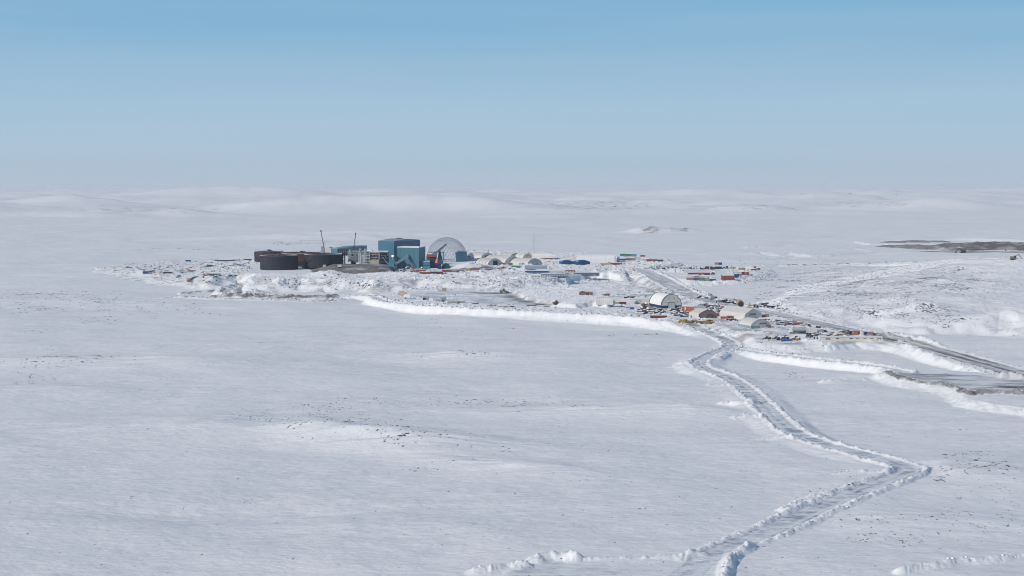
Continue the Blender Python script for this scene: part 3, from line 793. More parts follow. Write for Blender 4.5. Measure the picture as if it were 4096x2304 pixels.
def prof_gothic(W, H):
    h = [(-.5, 0), (-.5, .30), (-.47, .45), (-.40, .62), (-.28, .80), (-.13, .94), (0, 1)]
    q = h + [(-x, z) for x, z in reversed(h[:-1])]
    return [(x * W, z * H) for x, z in q]
def prof_gable(W, H):
    h = [(-.5, 0), (-.5, .42), (-.43, .58), (0, 1)]
    q = h + [(-x, z) for x, z in reversed(h[:-1])]
    return [(x * W, z * H) for x, z in q]
def shelter(x0, x1, yt, yb, length, rz, label, prof='gothic', cover=None, front=None, frame=None, door=None, doorm=None, skirt=None, skirth=.2, ribs=0, name='fabric_shelter', lintel=None, group=None, back=0, side_door=False):
    p, w, h, k = span(x0, x1, yt, yb)
    Wd = w / max(.35, math.cos(rz))
    P = {'gothic': prof_gothic, 'gable': prof_gable, 'round': prof_round}[prof](Wd, h)
    t = thing(name, label, 'shelter', p + Vector((0, back, 0)), rz, group)
    cover = cover or FABRIC
    MB().prism(P, 0, length).build('cover', cover, t, smooth=False)
    q = [(x * .965, z * .975) for x, z in P]
    MB().prism(q, -.12, -.003).build('end_wall', front or cover, t)
    if frame:
        MB().band(P, .035, -.3, .35).build('end_arch', frame, t)
        MB().band(P, .03, length - .3, length + .3).build('end_arch', frame, t)
    for i in range(ribs):
        y = length * (i + 1) / (ribs + 1)
        MB().band(P, .012, y - .2, y + .2).build('rib', FABRIC_D if frame is None else frame, t)
    if skirt:
        hh = h * skirth
        b = MB()
        b.box(-Wd / 2 - .06, length / 2, 0, .25, length, hh); b.box(Wd / 2 + .06, length / 2, 0, .25, length, hh)
        b.build('side_skirt', skirt, t)
        if front is not None: MB().box(0, -.22, 0, Wd * .99, .16, hh * .9).build('front_skirt', skirt, t)
    if door:
        dw, dh, dx = door[0] * Wd, door[1] * h, (door[2] if len(door) > 2 else 0) * Wd
        d = MB().box(dx, -.42, 0, dw, .2, dh).build('door', doorm or LGREY, t)
        f = MB()
        for s in (-1, 1): f.box(dx + s * (dw / 2 + .12), -.44, 0, .24, .3, dh + .2)
        f.box(dx, -.44, dh, dw, .3, .24)
        o = f.build('door_frame', lintel or DSTEEL, t)
        if lintel: MB().box(dx, -.56, dh * .74, dw * .98, .12, dh * .25).build('door_panel', lintel, t)
    return t
def wheel(parent, x, y, r, w):
    o = MB().cyl((x, y - w / 2, r), (x, y + w / 2, r), r, 14).build('wheel', RUBBER, parent)
    MB().cyl((x, y - w / 2 - .04, r), (x, y + w / 2 + .04, r), r * .45, 10).build('rim', LGREY, o)
def make_loader(m, label, loc, rz, s=1.0, snow=False, tracks=False):
    t = thing('bulldozer' if tracks else 'wheel_loader', label, 'bulldozer' if tracks else 'loader', loc, rz)
    MB().box(-2.3, 0, 1.1, 3.0, 2.2, 1.5).box(-3.6, 0, 1.0, .5, 2.4, 1.2).box(.9, 0, 1.0, 2.4, 1.3, .9).box(-1.0, 1.0, 1.3, .1, .1, 1.8).build('body', m, t)
    c = MB().box(-.5, 0, 1.9, 1.6, 1.7, 1.8, taper=.9).box(-.5, 0, 3.7, 1.8, 1.9, .12).build('cab', DGREY, t)
    MB().box(-.5, 0, 2.5, 1.66, 1.5, .9).build('window', GLASS, c)
    if tracks:
        for y in (-1.1, 1.1): MB().xprism([(y - .3, .1), (y + .3, .1), (y + .3, 1.2), (y - .3, 1.2)], -3.0, 1.6).build('track', RUBBER, t)
        MB().xprism([(-2, .1), (2, .1), (2, 1.5), (-2, 1.5)], 2.8, 3.1).build('blade', m, t)
    else:
        for x in (-2.4, 1.4):
            for y in (-1.15, 1.15): wheel(t, x, y, .95, .65)
        MB().prism([(2.9, .2), (4.4, .1), (4.2, .35), (3.2, 1.6), (2.9, 1.5)], -1.5, 1.5).build('bucket', DGREY, t)
    for y in (-.8, .8): MB().beam((.6, y, 2.2), (3.1, y, 1.0), .25, .35).build('lift_arm', m, t)
    MB().cyl((-2.6, .5, 2.6), (-2.6, .5, 3.5), .1, 6).build('exhaust', DSTEEL, t)
    if snow: MB().blob(-2.3, 0, 2.6, 1.6, 1.1, .45).blob(-.5, 0, 3.8, .9, .9, .25).build('snow_cap', SNOW, t, True)
    t.scale = (s,) * 3
    return t
def make_truck(kind, m, label, loc, rz, s=1.0, snow=True, cat='truck'):
    t = thing({'tank': 'tanker_truck', 'box': 'box_truck', 'dump': 'dump_truck', 'flat': 'flatbed_truck', 'pickup': 'pickup_truck'}[kind], label, cat, loc, rz)
    if kind == 'pickup':
        MB().box(0, 0, .55, 5.4, 1.9, .75).build('body', m, t)
        c = MB().box(.2, 0, 1.3, 2.2, 1.7, .75, taper=.85).build('cab', m, t)
        MB().box(.2, 0, 1.42, 2.1, 1.74, .4, taper=.9).build('window', GLASS, c)
        for x in (-1.7, 1.7):
            for y in (-.85, .85): wheel(t, x, y, .42, .28)
    else:
        MB().box(0, 0, .8, 9.6, 1.0, .35).build('chassis', DGREY, t)
        c = MB().box(4.0, 0, 1.0, 1.9, 2.4, 2.0, taper=.92).build('cab', m, t)
        MB().box(4.0, 0, 2.0, 1.94, 2.2, .7, taper=.96).build('window', GLASS, c)
        if kind == 'tank':
            b = MB().cyl((-4.6, 0, 2.5), (2.6, 0, 2.5), 1.35, 16)
            for x in (-3.5, -1, 1.5): b.cyl((x - .06, 0, 2.5), (x + .06, 0, 2.5), 1.42, 16)
            b.build('tank', SIL, t, False)
            MB().box(-1, 0, 3.88, 6.4, .5, .12).build('catwalk', DGREY, t)
        elif kind == 'box': MB().box(-1.2, 0, 1.2, 6.6, 2.4, 2.4).build('cargo_box', LGREY, t)
        elif kind == 'dump': MB().xprism([(-1.0, 1.3), (1.0, 1.3), (1.35, 2.7), (-1.35, 2.7)], -4.4, 2.4).build('dump_body', m, t)
        else:
            MB().box(-1.2, 0, 1.2, 7.0, 2.4, .2).build('flatbed', WOODD, t)
        for x in (-3.6, -2.4, 3.6):
            for y in (-1.05, 1.05): wheel(t, x, y, .55, .35)
        if snow: MB().blob(-1.2, 0, {'tank': 3.75, 'box': 3.6, 'dump': 2.6, 'flat': 1.4}[kind], 3.2, 1.0, .35).blob(4.0, 0, 2.95, .9, 1.0, .2).build('snow_cap', SNOW, t, True)
    t.scale = (s,) * 3
    return t
def pile(name, label, cat, x0, x1, yt, yb, m, n=14, depth=4.0, kind='beams', seed=0, group=None, snow=True, m2=None):
    p, w, h, k = span(x0, x1, yt, yb); rd = random.Random(seed + int(x0))
    t = thing(name, label, cat, p + Vector((0, depth / 2, 0)), 0, group)
    for q, mm in ((0, m), (1, m2 or m)):
        b = MB()
        for i in range(n // 2):
            x, y = (rd.random() - .5) * w * .8, (rd.random() - .5) * depth
            z = rd.random() ** 1.4 * h * .8
            if kind == 'beams':
                l = w * (.25 + .35 * rd.random()); a = rd.uniform(-.5, .5); e = rd.uniform(-.25, .25)
                b.beam((x - l / 2 * math.cos(a), y - l / 2 * math.sin(a), z + .2), (x + l / 2 * math.cos(a), y + l / 2 * math.sin(a), max(.2, z + e * l + .2)), .35 + .3 * rd.random(), .3)
            elif kind == 'boxes':
                s = .8 + rd.random() * 1.6; b.box(x, y, 0, s, s * .8, max(.5, z + .3), rd.uniform(-.6, .6))
            else:
                b.blob(x, y, 0, w / 6 * (.6 + rd.random()), depth / 3, h * (.5 + .6 * rd.random()), 8, 4, .25, rd.randint(0, 999))
        b.build('heap' if q == 0 else 'loose_pieces', mm, t)
        if kind == 'tarp' and m2 is None: break
    if snow:
        b = MB()
        for i in range(3): b.blob((rd.random() - .5) * w * .7, (rd.random() - .2) * depth, h * .25, w * .18, depth * .3, h * .4, 8, 4, .2, i)
        b.build('snow_patch', SNOW, t, True)
    return t

def pt(px, py, Y):
    dx, dy, dz = ray(px, py); t = Y / dy
    return Vector((dx * t, Y, CAM_H + dz * t))

# ------------------------------------------------------------------ storage tanks
def tank(x0, x1, yt, yb, split, m1, m2, label, bridge=0, stair=False, front=True):
    p, w, h, k = span(x0, x1, yt, yb, .3); r = w / 2
    t = thing('storage_tank', label, 'tank', p + Vector((0, r, 0)))
    hs = h * split
    MB().cyl((0, 0, 0), (0, 0, hs), r, 56).build('lower_shell', m1, t, False)
    b = MB(); b.cyl((0, 0, hs + .01), (0, 0, h), r + .18, 56, caps=False).cyl((0, 0, h), (0, 0, hs + .01), r - .1, 56, caps=False)
    b.build('upper_shell', m2, t)
    MB().cyl((0, 0, h - 2.2), (0, 0, h - 2.0), r - .15, 40).build('deck', m2, t)
    s = MB(); n = 56
    for i in range(n):
        if True:
            a, c = 2 * math.pi * i / n, 2 * math.pi * (i + 1) / n
            s.beam(((r + .05) * math.cos(a), (r + .05) * math.sin(a), h + .1), ((r + .05) * math.cos(c), (r + .05) * math.sin(c), h + .1), .5, .25)
    s.build('rim_snow', SNOW, t)
    g = MB()
    g.cyl((0, 0, h - .12), (0, 0, h + .0), r + .35, 56, caps=False)
    g.build('rim', DSTEEL, t)
    if bridge:
        g = MB()
        for a in [math.pi * j / bridge for j in range(bridge)]:
            c, q = math.cos(a), math.sin(a)
            g.beam((-r * c, -r * q, h + .4), (r * c, r * q, h + .4), 1.6, .5)
            for e in range(-4, 5):
                g.beam((r * c * e / 4.5, r * q * e / 4.5, h + .6), (r * c * e / 4.5, r * q * e / 4.5, h + 1.9), .12)
            g.beam((-r * c, -r * q, h + 1.8), (r * c, r * q, h + 1.8), .12)
        g.cyl((0, 0, h + .6), (0, 0, h + 2.4), 1.6, 10)
        g.build('agitator_bridge', two('rusted_walkway', (.06, .05, .07), (.20, .10, .10), .3, .4, .6, .7), t)
    if stair:
        g = MB(); n = 22
        for i in range(n):
            a = math.radians(200 + 60 * i / n); z = h * i / n
            g.box((r + .8) * math.cos(a), (r + .8) * math.sin(a), z, 1.3, .9, .15, a)
        g.build('stair', DSTEEL, t)
    return t, p, r, h, k
RD = mat('dark_red_tank_plate', (.07, .026, .028), .7, .35, scale=.1)
tank(1008, 1123, 1007, 1047, .5, RUST, RUST2, 'rusty storage tank at far left, half hidden behind the front tank with white rim', 2)
tank(1112, 1275, 1013, 1066, .42, RUST, RD, 'reddish tank wedged behind the two front tanks', 2)
tank(1206, 1359, 1019, 1070, .52, RUST, RUST, 'dark storage tank with black liner heap at its foot, beside the scaffolded building', 0, True)
TK, tp, tr, th, tk = tank(1028, 1180, 1023, 1081, .62, RUST, RUST, 'large front storage tank with white snow line on its rim', 2)
p, k = at(1232, 1073)
t = thing('liner_heap', 'black liner folded in a low heap against the dark right tank', 'liner heap', p + Vector((0, 2, 0)))
MB().blob(0, 0, 0, 7.4, 3, 3.4, 14, 6, .08, 3).build('liner', BLACKT, t, True)
crate(1291, 1303, 1060, 1069, WOODL, 'pinkish crate at the foot of the dark right tank')
crate(1350, 1366, 1060, 1069, CREAM, 'pale bundle of crates on the gravel slope right of the tanks')
p, k = at(1360, 1071)
tag(MB().box(0, 0, 0, 4, 2, .7).box(0, 0, .7, 3, 1.6, .3).build('dark_skid', DSTEEL), 'dark skid lying on the gravel below the pale bundle', 'skid').location = p

# ------------------------------------------------------------------ crane booms
def crane(base, top, Y, label, w=1.0, cabw=4.0):
    a, b = pt(base[0], base[1], Y), pt(top[0], top[1], Y)
    g = Vector((a.x, Y, terrain_z(a.x, Y) - .1))
    t = thing('crawler_crane', label, 'crane', g)
    A, B = a - g, b - g
    m = MB(); n = 26
    d = (B - A)
    for sx, sy in ((-1, -1), (1, -1), (1, 1), (-1, 1)):
        o = Vector((sx * w / 2, sy * w / 2, 0)); m.beam(A + o, B + o * .35, .22)
    for i in range(n):
        q = w / 2 * (1 - .6 * i / n); P0, P1 = A + d * (i / n), A + d * ((i + 1) / n)
        s = 1 if i % 2 else -1
        m.beam(P0 + Vector((-s * q, -q, 0)), P1 + Vector((s * q, -q, 0)), .12)
        m.beam(P0 + Vector((-q, s * q, 0)), P1 + Vector((-q, -s * q, 0)), .12)
        m.beam(P0 + Vector((-s * q, q, 0)), P1 + Vector((s * q, q, 0)), .12)
    m.build('lattice_boom', DSTEEL, t)
    MB().box(B.x, B.y, B.z - .6, 1.3, 1.0, 1.8).cyl((B.x, B.y - .6, B.z), (B.x, B.y + .6, B.z), .6, 10).build('boom_head', DSTEEL, t)
    MB().box(A.x, A.y + 1, A.z - 1.2, cabw, 3, 2.2).build('cab', DGREY, t)
    MB().box(A.x, A.y + 1, .2, cabw + 1.5, 4, max(1.2, A.z - 1.4)).build('crawler_base', DSTEEL, t)
    L = MB(); L.beam(B, A + Vector((3.2, 0, 1.5)), .09); L.beam(B + Vector((.2, 0, 0)), B + Vector((.2, 0, -(B.z - A.z) * .35)), .08)
    L.build('cable', DSTEEL, t)
    return t
crane((1300, 1014), (1284, 925), 1650, 'dark crane with boom leaning left above the tanks')
crane((1413, 1016), (1422, 935), 1655, 'grey crane boom leaning right in front of the teal warehouse')
def mast(px, y0, y1, label, w=.5, Y=None, name='radio_mast', guy=False, cross=None, m=STEEL):
    p, k = at(px, y1); Y = Y or p.y
    b = pt(px, y0, p.y); h = b.z - p.z
    t = thing(name, label, 'mast', p)
    q = MB().cyl((0, 0, 0), (0, 0, h), w / 2, 6, w / 3)
    for i in range(1, int(h / 3)): q.box(0, 0, i * 3, w * 1.3, w * 1.3, .15)
    q.build('pole', m, t)
    MB().box(0, 0, 0, w * 4, w * 4, .5).build('footing', CONC, t)
    if guy:
        g = MB()
        for a in (0, 2.1, 4.2): g.beam((0, 0, h * .7), (h * .35 * math.cos(a), h * .35 * math.sin(a), 0), .05)
        g.build('guy_wire', DSTEEL, t)
    if cross: MB().box(0, 0, h * cross, 1.6, .3, .9).build('antenna', m, t)
    return t
mast(2136, 930, 1013, 'very tall thin radio mast above the white hall roof', .62, guy=True, m=DSTEEL)
mast(1954, 997, 1016, 'short thin antenna rising behind the white shelters right of the dome', .4, m=DSTEEL)
mast(2741, 1162, 1196, 'thin pole in the snow behind the big arched workshop', .35, m=STEEL, cross=.9)
mast(2582, 1184, 1203, 'thin lamp post behind the cream low building', .3, m=DSTEEL, cross=.9, name='lamp_post')
mast(940, 1025, 1040, 'short mast with white ball beside the dark left fence', .4, cross=.9, m=WHITEP, name='satellite_mast')
mast(1676, 968, 990, 'short dark stack on the roof corner behind the teal building', .9, m=DSTEEL, name='exhaust_stack')

# ------------------------------------------------------------------ white tent behind the tanks, teal warehouse
shelter(1299, 1330, 990, 1020, 24, 0, 'white round topped tent peeping out behind the tanks left of the teal warehouse', 'round', door=(.3, .3))
def corner_building(cx, cyb, yt, a, wl, wr, rise, m, rm, label, name='industrial_building', parts=True, cat='building', snowline=False):
    """a box seen on its corner: wl, wr visible widths of left and right face in pixels"""
    gx, gy = ground(cx, cyb, 12.0); p, k = Vector((gx, gy, 11.6)), gy / F; H = (cyb - yt) * k + .4
    ca, sa = math.cos(a), math.sin(a)
    L1, L2 = wl * k / ca, wr * k / max(.15, sa)
    t = thing(name, label, cat, p, -a)
    # local: corner at origin, x to the left is negative, y goes back
    MB().box(-L1 / 2, L2 / 2, 0, L1, L2, H).build('wall', m, t)
    if rise: MB().xprism([(-.3, H + .01), (L2 + .3, H + .01), (L2 / 2, H + rise)], -L1 - .3, .3).build('roof', rm, t)
    else: MB().box(-L1 / 2, L2 / 2, H, L1 + .5, L2 + .5, .35).build('roof', rm, t)
    n = MB(); n.box(-L1 / 2, -.18, H - .5, L1 + .7, .3, .75); n.box(.18, L2 / 2, H - .5, .3, L2 + .4, .6)
    n.build('eave_trim', SNOW if snowline else rm, t)
    s = MB()
    for i in range(int(L1 / 1.6)): s.box(-L1 + .8 + i * 1.6, -.06, .4, .09, .08, H - 1.2)
    for i in range(int(L2 / 1.6)): s.box(.06, .8 + i * 1.6, .4, .08, .09, H - 1.2)
    s.build('cladding_rib', m, t)
    return t, p, L1, L2, H
corner_building(1350, 1024, 994, .30, 27, 88, 1.6, mat('teal_warehouse_cladding', (.055, .20, .25), .5, .08, scale=.08, streaks=True), TEAL_ROOF, 'long low teal warehouse behind the cranes and scaffolding', snowline=False)
mb_t, mb_p, mL1, mL2, mH = corner_building(1577, 1068, 964, .61, 68, 95, 1.9, TEAL, TEAL_ROOF, 'tallest teal mill building seen on its corner')
MB().box(-mL1 * .55, mL2 * .55, mH + 1.9, 5, 7, .5).build('roof_vent', DGREY, mb_t)
MB().box(.3, mL2 * .35, 0, .25, 6, 7).build('roller_door', DGREY, mb_t)
sb_t, sb_p, sL1, sL2, sH = corner_building(1675, 1074, 989, .27, 88, 22, 0, mat('mid_teal_cladding', (.062, .195, .255), .5, .08, scale=.08, streaks=True), SNOW, 'lower teal crusher building with white roof edge, in front of the mill', snowline=True)
MB().box(-sL1 * .45, -.2, 0, 4, .3, 5).build('roller_door', DGREY, sb_t)
MB().box(.2, sL2 * .4, 0, .3, 8, 9).build('side_panel', NAVY, sb_t)
corner_building(1584, 1066, 1012, .2, 36, 4, 0, mat('shadowed_blue_cladding', (.03, .10, .19), .5, .1), SNOW, 'low blue annex between scaffolding and crusher building', name='annex_building')

# ------------------------------------------------------------------ process frame with scaffolding
Y0 = 1612.0
def frame_building(x0, x1, yt, yb, Y, floors, bays, depth, m, label, slab=True, name='steel_structure', w=.45):
    a, b = pt(x0, yb, Y), pt(x1, yt, Y)
    g = Vector(((a.x + b.x) / 2, Y, a.z)); W2, H = (b.x - a.x), b.z - a.z
    t = thing(name, label, 'steel frame', g)
    c = MB(); e = MB()
    for j in range(3):
        y = depth * j / 2
        for i in range(bays + 1): c.box(-W2 / 2 + W2 * i / bays, y, 0, w, w, H)
    for f in range(1, floors + 1):
        z = H * f / floors
        for j in range(3): e.beam((-W2 / 2, depth * j / 2, z), (W2 / 2, depth * j / 2, z), w, w * .9)
        for i in range(bays + 1): e.beam((-W2 / 2 + W2 * i / bays, 0, z), (-W2 / 2 + W2 * i / bays, depth, z), w * .8)
    d = MB()
    for f in range(floors):
        for i in range(bays):
            if (i + f) % 2 == 0: d.beam((-W2 / 2 + W2 * i / bays, 0, H * f / floors), (-W2 / 2 + W2 * (i + 1) / bays, 0, H * (f + 1) / floors), w * .45)
    c.add(e.v, e.f); c.add(d.v, d.f); c.build('steel_lattice', m, t)
    for q in range(1, floors): MB().box(0, depth / 2, H * q / floors + .3, W2 * .96, depth * .9, .15).build('floor_deck', LGREY, t)
    return t, g, W2, H
SCAF = mat('scaffold_planks', (.50, .49, .42), .8, .25, scale=.6)
t, g, w2, h2 = frame_building(1446, 1550, 1007, 1063, Y0, 5, 9, 16, SCAF, 'pale scaffolded process building with open floors and flat snowy roof', name='process_building')
MB().box(0, 8, h2, w2 + 1, 17, .5).build('roof_slab', SNOW, t)
u = (1480 - 1446) / 104 * w2 - w2 / 2; v = (1515 - 1446) / 104 * w2 - w2 / 2
MB().box((u + v) / 2, 4, h2 * .46, v - u, 7, h2 * .42).build('dark_bay', NAVY, t)
MB().box((u + v) / 2, .2, 0, (v - u) * 1.1, 2, h2 * .44).build('block_wall', CONC, t)
MB().box((v + w2 / 2) / 2 + .5, 2, h2 * .02, (w2 / 2 - v) * .8, 8, h2 * .9).build('plant_bay', DSTEEL, t)
MB().box(v + 1.5, .4, h2 * .5, 2.5, .5, h2 * .38).build('concrete_pier', CONC, t)
MB().prism(prof_round(7, 1.8, 8), 2, 12).build('curved_hatch', SNOW, t).location = (u - 1, 0, h2 + .5)
f = MB()
for q in range(12):
    z = h2 * (q + .5) / 12; f.box((u - w2 / 2) / 2, -.9, z, u + w2 / 2, 1.4, .22)
    f.box(w2 * .43, -.5, z, w2 * .1, .9, .18)
o = f.build('scaffold_boards', SCAF, t); o['kind'] = 'stuff'
def stair_tower(px, yt, yb, label, Y):
    a, b = pt(px, yb, Y), pt(px, yt, Y)
    t = thing('stair_tower', label, 'scaffold tower', a); H = b.z - a.z
    c = MB()
    for x in (-1.0, 0, 1.0):
        for y in (0, 1.6): c.box(x, y, 0, .3, .3, H)
    e = MB()
    for i in range(int(H / 1.6)): e.box(0, .8, i * 1.6 + .8, 2.4, 1.8, .2)
    c.v += []; c.add(e.v, e.f); c.build('scaffold_lattice', LGREY, t)
stair_tower(1441, 993, 1063, 'taller pale stair tower at the left edge of the process building', Y0 - 3)
stair_tower(1461, 994, 1063, 'second pale stair tower standing against the process building front', Y0 - 3)
t, g, w3, h3 = frame_building(1392, 1434, 1005, 1050, Y0 + 22, 4, 4, 12, STEEL, 'grey open steel frame left of the scaffolded building')
MB().box(-2, 5, h3 * .1, 7, 6, h3 * .45).cyl((3, 4, 0), (3, 4, h3 * .7), 2.2, 12).cyl((-4, 2, h3 * .5), (-4, 2, h3 * 1.15), .7, 10).build('equipment', LGREY, t)
t, g, w4, h4 = frame_building(1352, 1402, 1000, 1022, Y0 + 32, 2, 6, 8, DSTEEL, 'dark girder gallery in front of the teal warehouse', w=.6)
MB().box(0, 3, h4 * .5, w4 * .7, 3, h4 * .35).build('pipe_bundle', LGREY, t)
t, g, w5, h5 = frame_building(1360, 1378, 1022, 1062, Y0 + 6, 4, 2, 6, DSTEEL, 'narrow dark steel frame against the right side of the tanks', w=.5)
t, g, w6, h6 = frame_building(1522, 1551, 1012, 1062, Y0 - 6, 4, 3, 6, DSTEEL, 'dark steel platform at the right end of the process building', w=.5)
MB().box(0, 3, h6 * .3, w6 * .5, 3, h6 * .25).build('equipment', DSTEEL, t)
def tower_small(x0, x1, yt, yb, Y, m, label):
    return frame_building(x0, x1, yt, yb, Y, 5, 2, 4, m, label, w=.35)
tower_small(1284, 1294, 986, 1012, 1665, LGREY, 'small lattice tower behind the leaning crane')
pile('pipework', 'tangled pale pipes and valves behind the tank rims', 'pipework', 1264, 1290, 1002, 1016, STEEL, 16, 5, 'beams', 3, snow=False)
# blue pipe gantry
def tubes(name, label, cat, Y, segs, m, part='pipe', loc=None):
    g = pt(*segs[0][0], Y); g = Vector((g.x, Y, terrain_z(g.x, Y) - .1))
    t = thing(name, label, cat, g)
    for a, b, w in segs: MB().beam(pt(a[0], a[1], Y) - g, pt(b[0], b[1], Y) - g, w).build(part, m, t)
    return t, g
tubes('pipe_gantry', 'light blue pipe gantry sloping to the ground left of the conveyors', 'pipe gantry', 1592,
      [((1530, 1028), (1569, 1076), 1.1), ((1551, 1019), (1580, 1024), .9), ((1580, 1024), (1580, 1036), .8), ((1580, 1036), (1573, 1066), .9), ((1550, 1054), (1573, 1054), .7), ((1538, 1020), (1546, 1036), .6)],
      LBLUE)
t, g = tubes('floodlight_post', 'lit round floodlight on a short arm beside the blue gantry', 'floodlight', 1590, [((1570, 1040), (1570, 1025), .4)], STEEL, 'pole')
lm = bpy.data.materials.new('lit_lamp'); lm.use_nodes = True; bb = lm.node_tree.nodes['Principled BSDF']; bb.inputs['Emission Color'].default_value = (1, .82, .62, 1); bb.inputs['Emission Strength'].default_value = 1.6
q = pt(1570, 1024, 1590) - g
MB().cyl((q.x, q.y - .3, q.z), (q.x, q.y + .3, q.z), 1.1, 12).build('lamp', lm, t)

# ------------------------------------------------------------------ conveyors and crusher tower
def gallery(name, label, pts, Y, w, m, rm, legs=()):
    g = pt(*pts[0], Y); g = Vector((g.x, Y, terrain_z(g.x, Y) - .2))
    t = thing(name, label, 'conveyor', g)
    q = [pt(x, y, Y) - g for x, y in pts]
    for a, b in zip(q[:-1], q[1:]):
        MB().beam(a, b, 3.6, w).build('gallery', m, t)
        d = (b - a).normalized(); up = Vector((0, -1, 0)).cross(d).normalized()
        if up.z < 0: up = -up
        o = up * (w / 2 + .12) + Vector((0, -.02, 0))
        MB().beam(a + o, b + o, 3.9, .2).build('roof_sheet', rm, t)
    for x, y, y2 in legs:
        l = MB(); P0, P1 = pt(x, y, Y) - g, pt(x, y2, Y) - g
        for s in (-1.3, 1.3): l.beam(P0 + Vector((0, s, 0)), P1 + Vector((s * .5, s, 0)), .4)
        l.build('trestle', DSTEEL, t)
    return t
LR = mat('pale_gallery_roof', (.42, .46, .52), .5, .06)
gallery('conveyor_gallery', 'rising conveyor gallery with pale roof, left arm of the inverted V', [(1582, 1056), (1634, 1022)], 1578, 2.6, mat('gallery_side', (.17, .23, .29), .5, .1), LR, [(1618, 1033, 1072)])
gallery('conveyor_gallery', 'steep blue conveyor gallery, right arm of the inverted V', [(1634, 1022), (1663, 1070)], 1582, 2.8, mat('gallery_blue', (.045, .10, .20), .5, .1), mat('gallery_blue_roof', (.05, .12, .22), .5, .1))
gallery('stacker_conveyor', 'inclined stacker conveyor reaching over the dome front', [(1728, 1021), (1754, 1003), (1786, 977)], 1580, 2.2, mat('lattice_grey', (.13, .15, .18), .6, .3), mat('stacker_roof', (.36, .38, .42), .6, .2), [])
def hopper(px0, px1, yt, yb, label, m, Y, top=.25):
    a, b = pt(px0, yb, Y), pt(px1, yt, Y); W3, H = b.x - a.x, b.z - a.z
    t = thing('conveyor_support', label, 'support tower', Vector(((a.x + b.x) / 2, Y, a.z)))
    l = MB().prism([(-W3 / 2, 0), (W3 / 2, 0), (0, H), (-W3 * top, H)], 0, 3)
    for z in range(1, 6): l.beam((-W3 / 2 * (1 - z / 7), -.2, H * z / 6), (W3 / 2 * (1 - z / 6.5), -.2, H * z / 6), .3)
    l.build('tower', m, t)
hopper(1749, 1773, 1003, 1055, 'dark triangular support tower under the stacker conveyor', mat('deep_teal', (.03, .075, .12), .6, .15), 1583)
t, g = tubes('a_frame_mast', 'thin grey A-frame with cables in front of the dome', 'mast', 1576, [((1738, 1005), (1744, 962), .35), ((1752, 1010), (1746, 962), .35), ((1741, 985), (1749, 985), .2)], STEEL, 'leg')
tubes('light_pole', 'short dark pole beside the crusher building roof', 'pole', 1600, [((1677, 992), (1676, 968), .5)], DSTEEL, 'pole')
p, k = at(1732, 1074)
Yc = p.y
def block(parent, g, x0, x1, yt, yb, Y, depth, m, name):
    a, b = pt(x0, yb, Y) - g, pt(x1, yt, Y) - g
    return MB().box((a.x + b.x) / 2, a.y + depth / 2, a.z, b.x - a.x, depth, b.z - a.z).build(name, m, parent)
t = thing('crusher_tower', 'dark blue crusher tower with red cap in front of the dome', 'crusher', p)
block(t, p, 1719, 1743, 1026, 1076, Yc, 8, NAVY, 'tower_wall')
block(t, p, 1708, 1742, 1017, 1028, Yc - 1, 9, RED2, 'red_cap'); block(t, p, 1710, 1741, 1014, 1017, Yc - 1, 8, SNOW, 'snow_cap')
block(t, p, 1720, 1762, 1054, 1076, Yc - 3, 9, DBLUE, 'lower_housing'); block(t, p, 1708, 1722, 1028, 1040, Yc, 6, mat('slate_blue', (.05, .09, .16), .6, .15), 'side_chute')
for yy in (1034, 1042, 1050, 1060, 1068): block(t, p, 1718, 1744 if yy < 1054 else 1763, yy, yy + 1.6, Yc - 3.4, .3, DSTEEL, 'girt')
p2, k = at(1748, 1076); g2 = pt(1749, 1052, Yc - 4)
o = tag(MB().blob(0, 0, -1, 2.3, 1.6, 5.2, 12, 6, .12, 4).build('orange_cover', TARP, None, True), 'bright orange tarpaulin bag hung beside the crusher tower', 'tarpaulin'); o.location = pt(1749, 1048, Yc - 4)
shed(1678, 1697, 1043, 1058, TEAL, 'white roofed upper control cabin beside the crusher tower', depth=5, windows=3, door=False, name='control_cabin', cat='cabin', lift=0, back=3)
shed(1694, 1719, 1043, 1076, mat('cabin_teal', (.07, .20, .25), .5, .1), 'teal two storey control cabin left of the crusher tower', depth=6, windows=4, door=True, name='control_cabin', cat='cabin', winh=.15)
pile('pump_skid', 'snowy pumps on a skid in front of the small teal cabin', 'pump skid', 1674, 1693, 1062, 1075, STEEL, 12, 4, 'boxes', 5, m2=DGREY)
p, k = at(1783, 1074)
t = thing('domed_bin', 'dark teal domed bin in the shade right of the crusher tower', 'bin', p + Vector((0, 5, 0)))
MB().blob(0, 0, 0, 5.2, 4.5, 6.4, 18, 6, .0, 1).build('shell', mat('deep_blue_teal', (.035, .11, .17), .5, .08), t, True)
MB().cyl((0, 0, 6.3), (0, 0, 6.8), .8, 10).build('hatch', DSTEEL, t)
pile('conveyor_parts', 'low tangle of conveyor parts under the inverted V', 'machine parts', 1612, 1640, 1060, 1075, DSTEEL, 16, 4, 'beams', 9, m2=GREEN)
pile('red_machinery', 'red and brown machinery by the foot of the steep conveyor', 'machinery', 1638, 1666, 1064, 1080, RED, 16, 4, 'beams', 10, m2=BROWN)
shed(1596, 1612, 1076, 1087, CREAM, 'small cream cabin below the pale roofed conveyor', depth=3, windows=1, name='site_cabin', cat='cabin')
shed(1590, 1609, 1058, 1072, mat('dull_teal_box', (.06, .13, .15), .6, .2), 'dark teal box under the rising conveyor gallery', depth=4, name='site_cabin', cat='cabin', door=False)

